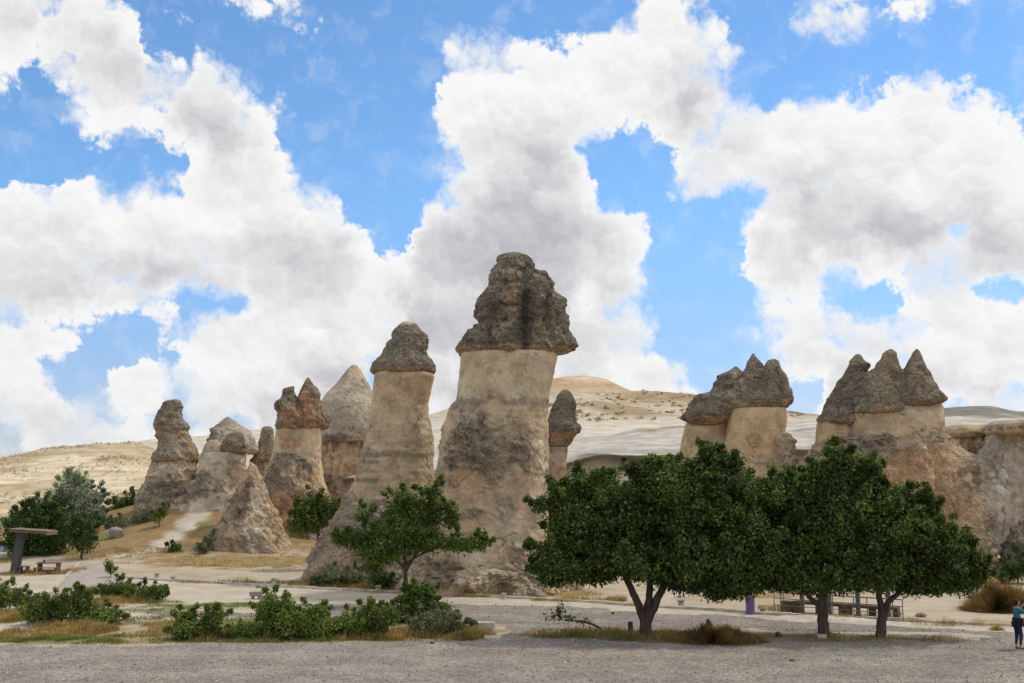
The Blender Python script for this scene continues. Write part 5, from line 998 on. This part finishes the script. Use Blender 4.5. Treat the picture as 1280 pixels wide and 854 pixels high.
def marker(px, py, hpx, label, cap=True, mat='stone_pale', w=0.2):
    b = gpt(px, py); t = thing('kerb_marker', b, label, 'marker post', 'stubby markers along the kerb'); h = hpx * b[1] / FPX
    mb = MB(); mb.box((0, 0, h * 0.36 - 0.05), (w, w, h * 0.72 + 0.1), None, 0.015, 0.004); mb.build('shaft', M[mat], t)
    if cap: mb = MB(); mb.box((0, 0, h * 0.86), (w * 1.4, w * 1.4, h * 0.28), None, 0.03, 0.006); mb.build('head', M['stone'], t)
marker(342, 735, 12, 'grey headed marker on the kerb right of the pinkish plaque', w=0.18)
marker(196, 724, 7, 'squat grey marker on the kerb nearest the paved path')
marker(216, 727, 6, 'squat grey marker, second along the kerb from the paved path')
marker(473, 739, 7, 'pale marker on the kerb left of the young tree', mat='stone_pale', w=0.24)
marker(630, 749, 10, 'whitish square marker on the kerb below the tallest chimney', False, 'stone_pale', 0.24)
marker(851, 759, 9, 'small grey stepped marker behind the forked tree', w=0.24)
marker(953, 766, 8, 'grey box marker beside the purple bin', False, 'stone', 0.2)

# ---------------------------------------------------------------- purple bin
def bin_():
    b = gpt(938, 768); t = thing('litter_bin', b, 'faded purple litter bin standing by the kerb under the branches', 'bin'); sc = b[1] / FPX; h = 21 * sc; w = 11 * sc
    mb = MB(); ring = 20; pr = [(0.0, 0.46), (0.02, 0.49), (0.5, 0.5), (0.97, 0.51), (1.0, 0.53), (1.0, 0.46), (0.9, 0.44)]
    V = np.array([(w * q * math.cos(a), w * q * math.sin(a), h * z) for z, q in pr for a in np.arange(ring) / ring * 2 * math.pi])
    F = [(i * ring + j, i * ring + (j + 1) % ring, (i + 1) * ring + (j + 1) % ring, (i + 1) * ring + j) for i in range(len(pr) - 1) for j in range(ring)] + [tuple(range(ring))[::-1], tuple((len(pr) - 1) * ring + j for j in range(ring))]
    mb.add(V, F); mb.build('barrel', M['purple'], t, False)
    mb = MB(); mb.tube([(0, 0, h * 1.0), (0, 0, h * 1.03)], [w * 0.54, w * 0.5], 20); mb.build('rim', M['purple'], t)
    mb = MB(); mb.box((w * 0.78, 0, 0.03), (w * 0.6, w * 0.6, 0.07), None, 0.015); mb.build('foot_tray', M['purple'], t)
bin_()

# ---------------------------------------------------------------- railing and benches behind the trees
def railing():
    A, B = gpt(968, 766), gpt(1129, 777); L = np.linalg.norm(B - A); ang = math.atan2(B[1] - A[1], B[0] - A[0])
    t = thing('railing', A, 'grey iron railing with four stout posts in front of the stone benches', 'railing', rz=ang); H = 0.92
    xs = [0, 0.3, 0.42, 1.9, 2.6, 3.5, 4.05, 4.5, 5.1]; xs = [x * L / 5.5 for x in xs if x * L / 5.5 < L - 0.2] + [L]
    for x in xs: mb = MB(); mb.tube([(x, 0, -0.1), (x, 0, H)], 0.022, 8); mb.build('post', M['iron'], t, True)
    for z in (H, 0.64, 0.34): mb = MB(); mb.tube([(-0.02, 0, z), (L + 0.02, 0, z)], 0.018 if z < H else 0.026, 8); mb.build('rail', M['iron'], t, True)
    for px_ in (1002, 1037, 1073, 1110):
        x = (px_ - 968) / (1129 - 968) * L
        mb = MB(); mb.box((x, 0.28, 0.75), (0.17, 0.17, 1.7), None, 0.02); mb.build('stout_post', M['iron'], t)
    for k, (a, b) in enumerate(((987, 1051), (1054, 1118))):
        x0, x1 = (a - 968) / 161 * L, (b - 968) / 161 * L
        bt = thing('stone_bench', A + rotz(ang) @ np.array((0.5 * (x0 + x1), 0.75, 0)), ['brown plank bench on three stone legs, beside the cube seat', 'brown plank bench on three stone legs, at the open end of the railing'][k], 'bench', 'benches behind the railing', ang)
        w = x1 - x0; mb = MB(); mb.box((0, 0, 0.46), (w, 0.42, 0.14), None, 0.015); mb.build('seat', M['wood'], bt)
        for s in (-0.46, 0, 0.46): mb = MB(); mb.box((s * w, 0, 0.17), (0.24, 0.36, 0.46), None, 0.015); mb.build('leg', M['stone_dark'] if s == 0 else M['wood'], bt)
    bt = thing('cube_stool', A + rotz(ang) @ np.array((0.35, 0.7, 0)), 'brown cube stool at the bin end of the railing', 'stool', None, ang)
    mb = MB(); mb.box((0, 0, 0.18), (0.44, 0.4, 0.46), None, 0.02); mb.build('block', M['wood'], bt); mb = MB(); mb.box((0, 0, 0.45), (0.48, 0.44, 0.08), None, 0.015); mb.build('top', M['stone_dark'], bt)
    # the pale apron of packed stone under them
    ctr = gpt(1055, 776); nu, nv = 40, 10; V = []
    for j in range(nv):
        q = 1 - j / (nv - 1)
        for i in range(nu): a = i / nu * 2 * math.pi; V.append((3.0 * q * math.cos(a), 1.0 * q * math.sin(a), 0.16 * (1 - q ** 3) - 0.03))
    V = np.array(V); V[:, 2] += 0.02 * fbm(V * 1.5, 3); F = [(j * nu + i, j * nu + (i + 1) % nu, (j + 1) * nu + (i + 1) % nu, (j + 1) * nu + i) for j in range(nv - 1) for i in range(nu)]
    o = mobj('stone_apron', V @ rotz(ang).T, F, M['stone_pale']); o.location = tuple(ctr); tag(o, kind='structure')
railing()

# ---------------------------------------------------------------- picnic shelter
def shelter():
    b = gpt(19, 717); Y = b[1]; sc = Y / FPX
    t = thing('picnic_shelter', b, 'cantilevered wooden shelter roof on one leaning grey post', 'shelter')
    W = lambda px_, py_, dy=0.0: P(px_, py_, Y + dy) - b
    def slant(p0, p1, wx, wy, z0=0.0):
        V = []
        for p, k in ((p0, 1.0), (p1, 0.9)):
            for sx, sy in ((-1, -1), (1, -1), (1, 1), (-1, 1)): V.append(p + np.array((sx * wx / 2 * k, sy * wy / 2, 0)))
        return np.array(V), [(0, 3, 2, 1), (4, 5, 6, 7)] + [(i, (i + 1) % 4, 4 + (i + 1) % 4, 4 + i) for i in range(4)]
    mb = MB(); mb.add(*slant(W(21.5, 697), W(27, 664), 9 * sc, 0.4)); mb.build('post', M['post_grey'], t)
    mb = MB(); mb.add(*slant(W(18.5, 720), W(21.6, 696), 9.6 * sc, 0.46)); mb.build('post_base', M['stone_dark'], t)
    p0, p1 = W(17, 662), W(65, 665)
    ax = (p1 - p0) / np.linalg.norm(p1 - p0); L = np.linalg.norm(p1 - p0)
    rot = roty(-math.atan2(ax[2], ax[0]))
    for i in range(9):                                  # roof boards run from front to back
        c = p0 + ax * (i + 0.5) * L / 9; mb = MB(); mb.box(c + np.array((0, 0, 0.06)), (L / 9 * 0.94, 1.5, 0.055), rot, 0.008, 0.004); mb.build('roof_board', M['wood_pale'], t)
    for dy in (-0.65, 0.0, 0.65):
        mb = MB(); mb.box(0.5 * (p0 + p1) + np.array((0, dy, -0.05)), (L, 0.10, 0.12), rot, 0.01); mb.build('beam', M['wood'], t)
    mb = MB(); mb.box(p1 + np.array((0, 0, -0.06)), (0.09, 1.5, 0.26), rot, 0.01); mb.build('fascia', M['wood_pale'], t)
shelter()
def picnic():
    b = gpt(57, 718); sc = b[1] / FPX; w = 28 * sc
    t = thing('picnic_table', b, 'low brown picnic table with attached seat near the shelter', 'table', None, 0.05)
    for i in range(4): mb = MB(); mb.box((0, 0.3 + i * 0.17, 0.66), (w, 0.155, 0.05), None, 0.006); mb.build('top_board', M['wood'], t)
    mb = MB(); mb.box((0, -0.12, 0.40), (w * 0.98, 0.28, 0.05), None, 0.006); mb.build('seat', M['wood'], t)
    for s in (-1, 1):
        mb = MB(); mb.box((s * w * 0.4, 0.55, 0.3), (0.12, 0.6, 0.66), None, 0.01); mb.build('leg', M['wood'], t)
        mb = MB(); mb.box((s * w * 0.44, -0.12, 0.17), (0.11, 0.22, 0.42), None, 0.01); mb.build('seat_leg', M['wood'], t)
    mb = MB(); mb.box((0, 0.55, 0.2), (w * 0.8, 0.06, 0.1), None, 0.006); mb.build('stretcher', M['wood'], t)
    c = thing('water_bottle', b + np.array((-0.34, 0.5, 0.686)), 'little dark blue bottle left on the picnic table', 'bottle')
    M['blue'] = plain('dark_blue_plastic', (0.04, 0.045, 0.16), 0.1, 5, 0.4, bd=0)
    mb = MB(); mb.tube([(0, 0, 0), (0, 0, 0.02), (0, 0, 0.15), (0, 0, 0.19), (0, 0, 0.2)], [0.045, 0.055, 0.055, 0.03, 0.025], 12); mb.build('body', M['blue'], c, True)
    mb = MB(); mb.tube([(0, 0, 0.2), (0, 0, 0.23)], 0.028, 10); mb.build('lid', M['iron'], c)
    b2 = gpt(27, 718); t2 = thing('wooden_stool', b2, 'small wooden bench at the foot of the shelter post', 'bench'); w2 = 10 * sc
    for i in range(3): mb = MB(); mb.box((0, 0.2 + i * 0.14, 0.46), (w2 * 1.1, 0.125, 0.05), None, 0.006); mb.build('seat_board', M['wood_pale'], t2)
    for s in (-1, 1): mb = MB(); mb.box((s * w2 * 0.4, 0.34, 0.2), (0.1, 0.36, 0.48), None, 0.008); mb.build('leg', M['wood'], t2)
picnic()

# ---------------------------------------------------------------- fallen branch
def fallen_branch():
    b = gpt(715, 787); Y = b[1]; t = thing('fallen_branch', b, 'broken leafy branch lying on the gravel in front of the tall chimney', 'branch'); r = np.random.default_rng(77); mb = MB()
    q, rd = smooth_path(*wpath([(752, 786, 0.05), (738, 779, 0.045), (722, 776, 0.035), (705, 776, 0.022), (697, 770, 0.012)], Y)); mb.tube(q, rd, 7); ends = []
    for i in range(14):
        s0 = q[r.integers(len(q) // 3, len(q))]; e = s0 + np.array((r.uniform(-0.5, 0.15), r.uniform(-0.4, 0.4), r.uniform(-0.05, 0.42))); e[2] = max(e[2], 0.05)
        qq, rr = smooth_path(np.array((s0, 0.5 * (s0 + e) + r.normal(size=3) * 0.04, e)), np.array((0.016, 0.011, 0.006)), 2); mb.tube(qq, rr, 5, False); ends += [e, 0.5 * (s0 + e)]
    mb.build('stem', M['bark'], t, True, True)
    ends = np.array(ends); V, n = leaves(ends, np.full(len(ends), 0.17), 7, 0.14, np.tile((0, 0, 1.0), (len(ends), 1)), r=r); V[:, 2] = np.maximum(V[:, 2], 0.02)
    mobj('foliage', V, leaf_faces(n), M['leaf_dark'], t, False, None, True)
fallen_branch()

# ---------------------------------------------------------------- scrub dotted over the far hillside
def on_hill(hill, n, x0, x1, y0, y1, r, rows=0.0):
    """points picked on a hill's own surface inside a window of the view"""
    me = bpy.data.objects[hill].data; co = np.empty(len(me.vertices) * 3, np.float32); me.vertices.foreach_get('co', co); co = co.reshape(-1, 3)
    q = np.empty(len(me.polygons) * 4, np.int32); me.polygons.foreach_get('vertices', q); q = q.reshape(-1, 4)
    px_, py_ = pix(co[q].mean(1)); ok = np.where((px_ > x0) & (px_ < x1) & (py_ > y0(px_)) & (py_ < y1))[0]
    w = np.abs(co[q[ok, 1], 0] - co[q[ok, 0], 0]) * np.abs(co[q[ok, 3], 2] - co[q[ok, 0], 2])
    cl = fbm(co[q[ok]].mean(1) * np.array((0.03, 0.03, 0.6)) + 5, 3); w = w * np.clip(0.25 + 2.0 * cl, 0.02, 2); w /= w.sum()
    f = q[r.choice(ok, n, p=w)]; u, v = r.random((2, n, 1)); a_, b_, c_, d_ = (co[f[:, k]] for k in range(4))
    return (a_ * (1 - u) + b_ * u) * (1 - v) + (d_ * (1 - u) + c_ * u) * v
def scrub(name, label, pts, mat, hmin, hmax, m=12):
    r = np.random.default_rng(9); n = len(pts); s = r.uniform(hmin, hmax, n) * (0.6 + 0.8 * r.random(n) ** 3)
    cen = np.repeat(pts, m, 0) + r.normal(size=(n * m, 3)) * np.array((0.5, 0.5, 0.15)) * np.repeat(s, m)[:, None] + np.array((0, 0, 0.1))
    V, k = leaves(cen, np.repeat(s, m) * 0.25, 2, float(np.mean(s)) * 0.5, np.tile((0, 0, 1.0), (n * m, 1)), r=r)
    tag(mobj(name, V, leaf_faces(k), M[mat], None, False), label, 'scrub', kind='stuff')
rr = np.random.default_rng(19)
scrub('hill_scrub', 'dark scrub dotted over the far hillside', on_hill('far_hill', 480, 640, 1010, lambda x: np.interp(x, [640, 780, 800, 1010], [493, 493, 490, 500]), 528, rr), 'brush', 0.5, 1.1)
scrub('hill_tufts', 'tiny brown tufts in rows over the pale yellow hill', on_hill('near_hill', 1700, -60, 240, lambda x: 0 * x + 545, 640, rr), 'brush', 0.16, 0.36, 8)

# ---------------------------------------------------------------- the person
def person():
    b = gpt(1273.5, 812); t = thing('person', b, 'person in teal top and dark leggings lifting a camera with both hands', 'person', None, -1.35)
    def skin(name, chain_verts, edges, radii, mat, sub=2, root=0):
        me = bpy.data.meshes.new(name); me.from_pydata([tuple(v) for v in chain_verts], edges, []); me.materials.append(M[mat]); o = link(bpy.data.objects.new(name, me), t)
        o.modifiers.new('skin', 'SKIN'); d = me.skin_vertices[0].data
        for i, q in enumerate(radii): d[i].radius = q if isinstance(q, tuple) else (q, q); d[i].use_root = (i == root)
        s_ = o.modifiers.new('sub', 'SUBSURF'); s_.levels = sub; s_.render_levels = sub
        o.modifiers['skin'].use_smooth_shade = True; return o
    M['skin'] = plain('skin', (0.42, 0.26, 0.19), 0.05, 8, 0.55, bd=0); M['teal'] = plain('teal_cloth', (0.035, 0.16, 0.20), 0.3, 9, 0.85, bd=0.004)
    M['navy'] = plain('navy_leggings', (0.018, 0.024, 0.055), 0.2, 9, 0.8, bd=0.002); M['black'] = plain('black_cloth', (0.012, 0.012, 0.017), 0.3, 9, 0.9, bd=0.005); M['hair'] = plain('dark_hair', (0.018, 0.013, 0.011), 0.3, 12, 0.6, (1, 1, 0.2), 0.006); M['shoe'] = plain('brown_shoe', (0.10, 0.06, 0.045), 0.2, 9, 0.7, bd=0.002); M['red'] = plain('red_plastic', (0.25, 0.03, 0.03), 0.1, 5, 0.4, bd=0)
    # seen from behind, looking up at the chimneys (+y): pelvis, spine, neck, head, legs, raised arms
    V = [(0, 0, 0.92), (0, 0.0, 1.10), (0, -0.01, 1.30), (0, 0.0, 1.42), (0, 0.02, 1.50), (0, 0.045, 1.585), (0, 0.04, 1.66),
         (-0.09, 0, 0.86), (-0.10, 0.03, 0.48), (-0.10, -0.02, 0.09), (-0.10, 0.12, 0.035), (0.09, 0, 0.86), (0.11, 0.04, 0.48), (0.13, -0.02, 0.09), (0.15, 0.11, 0.035),
         (-0.17, 0, 1.385), (-0.235, 0.16, 1.27), (-0.10, 0.34, 1.50), (-0.06, 0.37, 1.55), (0.17, 0, 1.385), (0.235, 0.16, 1.27), (0.10, 0.34, 1.50), (0.06, 0.37, 1.55)]
    E = [(0, 1), (1, 2), (2, 3), (3, 4), (4, 5), (5, 6), (0, 7), (7, 8), (8, 9), (9, 10), (0, 11), (11, 12), (12, 13), (13, 14), (3, 15), (15, 16), (16, 17), (17, 18), (3, 19), (19, 20), (20, 21), (21, 22)]
    Rr = [(0.14, 0.10), (0.115, 0.085), (0.14, 0.095), (0.10, 0.07), 0.05, (0.078, 0.092), (0.07, 0.085), 0.085, 0.056, 0.036, 0.034, 0.085, 0.056, 0.036, 0.034, 0.055, 0.042, 0.028, 0.035, 0.055, 0.042, 0.028, 0.035]
    # fingers round the camera
    for s, w in ((-1, 18), (1, 22)):
        for k in range(4):
            n = len(V); V += [(s * 0.055, 0.385 + 0.004 * k, 1.575 - 0.022 * k), (s * 0.02, 0.40, 1.58 - 0.022 * k)]; E += [(w, n), (n, n + 1)]; Rr += [0.010, 0.008]
        n = len(V); V += [(s * 0.05, 0.35, 1.52), (s * 0.02, 0.345, 1.53)]; E += [(w, n), (n, n + 1)]; Rr += [0.011, 0.009]
    skin('body', V, E, Rr, 'skin')
    skin('top', [(0, 0, 0.88), (0, 0, 1.0), (0, 0, 1.12), (0, -0.01, 1.30), (0, 0, 1.42), (-0.17, 0, 1.385), (-0.235, 0.16, 1.27), (-0.17, 0.26, 1.39), (0.17, 0, 1.385), (0.235, 0.16, 1.27), (0.17, 0.26, 1.39)], [(0, 1), (1, 2), (2, 3), (3, 4), (4, 5), (5, 6), (6, 7), (4, 8), (8, 9), (9, 10)],
         [(0.165, 0.12), (0.155, 0.115), (0.135, 0.105), (0.158, 0.113), (0.085, 0.075), 0.07, 0.058, 0.045, 0.07, 0.058, 0.045], 'teal')
    skin('leggings', [(0, 0, 0.93), (-0.09, 0, 0.85), (-0.10, 0.03, 0.48), (-0.10, -0.02, 0.16), (0.09, 0, 0.85), (0.11, 0.04, 0.48), (0.13, -0.02, 0.16)], [(0, 1), (1, 2), (2, 3), (0, 4), (4, 5), (5, 6)], [(0.15, 0.11), 0.096, 0.065, 0.045, 0.096, 0.065, 0.045], 'navy')
    for s, x in ((-1, -0.10), (1, 0.135)): skin('shoe', [(x, -0.05, 0.05), (x + 0.005 * s, 0.06, 0.045), (x + 0.015 * s, 0.16, 0.035)], [(0, 1), (1, 2)], [0.05, 0.047, 0.036], 'shoe')
    skin('hair', [(0, -0.045, 1.50), (0, -0.03, 1.59), (0, 0.0, 1.675), (0, 0.07, 1.70)], [(0, 1), (1, 2), (2, 3)], [(0.05, 0.035), (0.09, 0.085), (0.085, 0.075), (0.05, 0.04)], 'hair', root=1)
    j = thing('jacket', b + np.array((0, 0, 0.80)), 'black jacket tied round the waist of the standing person', 'jacket', None, -1.35)
    th = np.arange(26) / 26 * 2 * math.pi; zs = np.linspace(0.30, 0.02, 8)
    V = np.array([((0.172 + 0.006 * k + 0.010 * math.sin(5 * a)) * math.cos(a), (0.135 + 0.005 * k + 0.010 * math.sin(5 * a)) * math.sin(a), z + (0.05 * math.sin(a) if k > 0 else 0)) for k, z in enumerate(zs) for a in th])
    F = [(i * 26 + q, (i + 1) * 26 + q, (i + 1) * 26 + (q + 1) % 26, i * 26 + (q + 1) % 26) for i in range(7) for q in range(26)]
    o = mobj('cloth', V, F, M['black'], j); sm = o.modifiers.new('s', 'SOLIDIFY'); sm.thickness = 0.012
    mb = MB()
    for s in (-1, 1): mb.tube([(s * 0.10, 0.16, 0.28), (s * 0.05, 0.19, 0.2), (s * 0.06, 0.2, 0.0)], [0.03, 0.035, 0.03], 8)
    mb.build('sleeves', M['black'], j, True)
    c = thing('camera_in_hand', b + rotz(-1.35) @ np.array((0, 0.40, 1.50)), 'small reddish camera held up in both hands', 'camera', None, -1.35)
    mb = MB(); mb.box((0, 0, 0.045), (0.11, 0.035, 0.07), None, 0.008); mb.build('body', M['red'], c); mb = MB(); mb.tube([(0, 0.015, 0.045), (0, 0.05, 0.045)], [0.027, 0.024], 14); mb.build('lens', M['black'], c)
person()
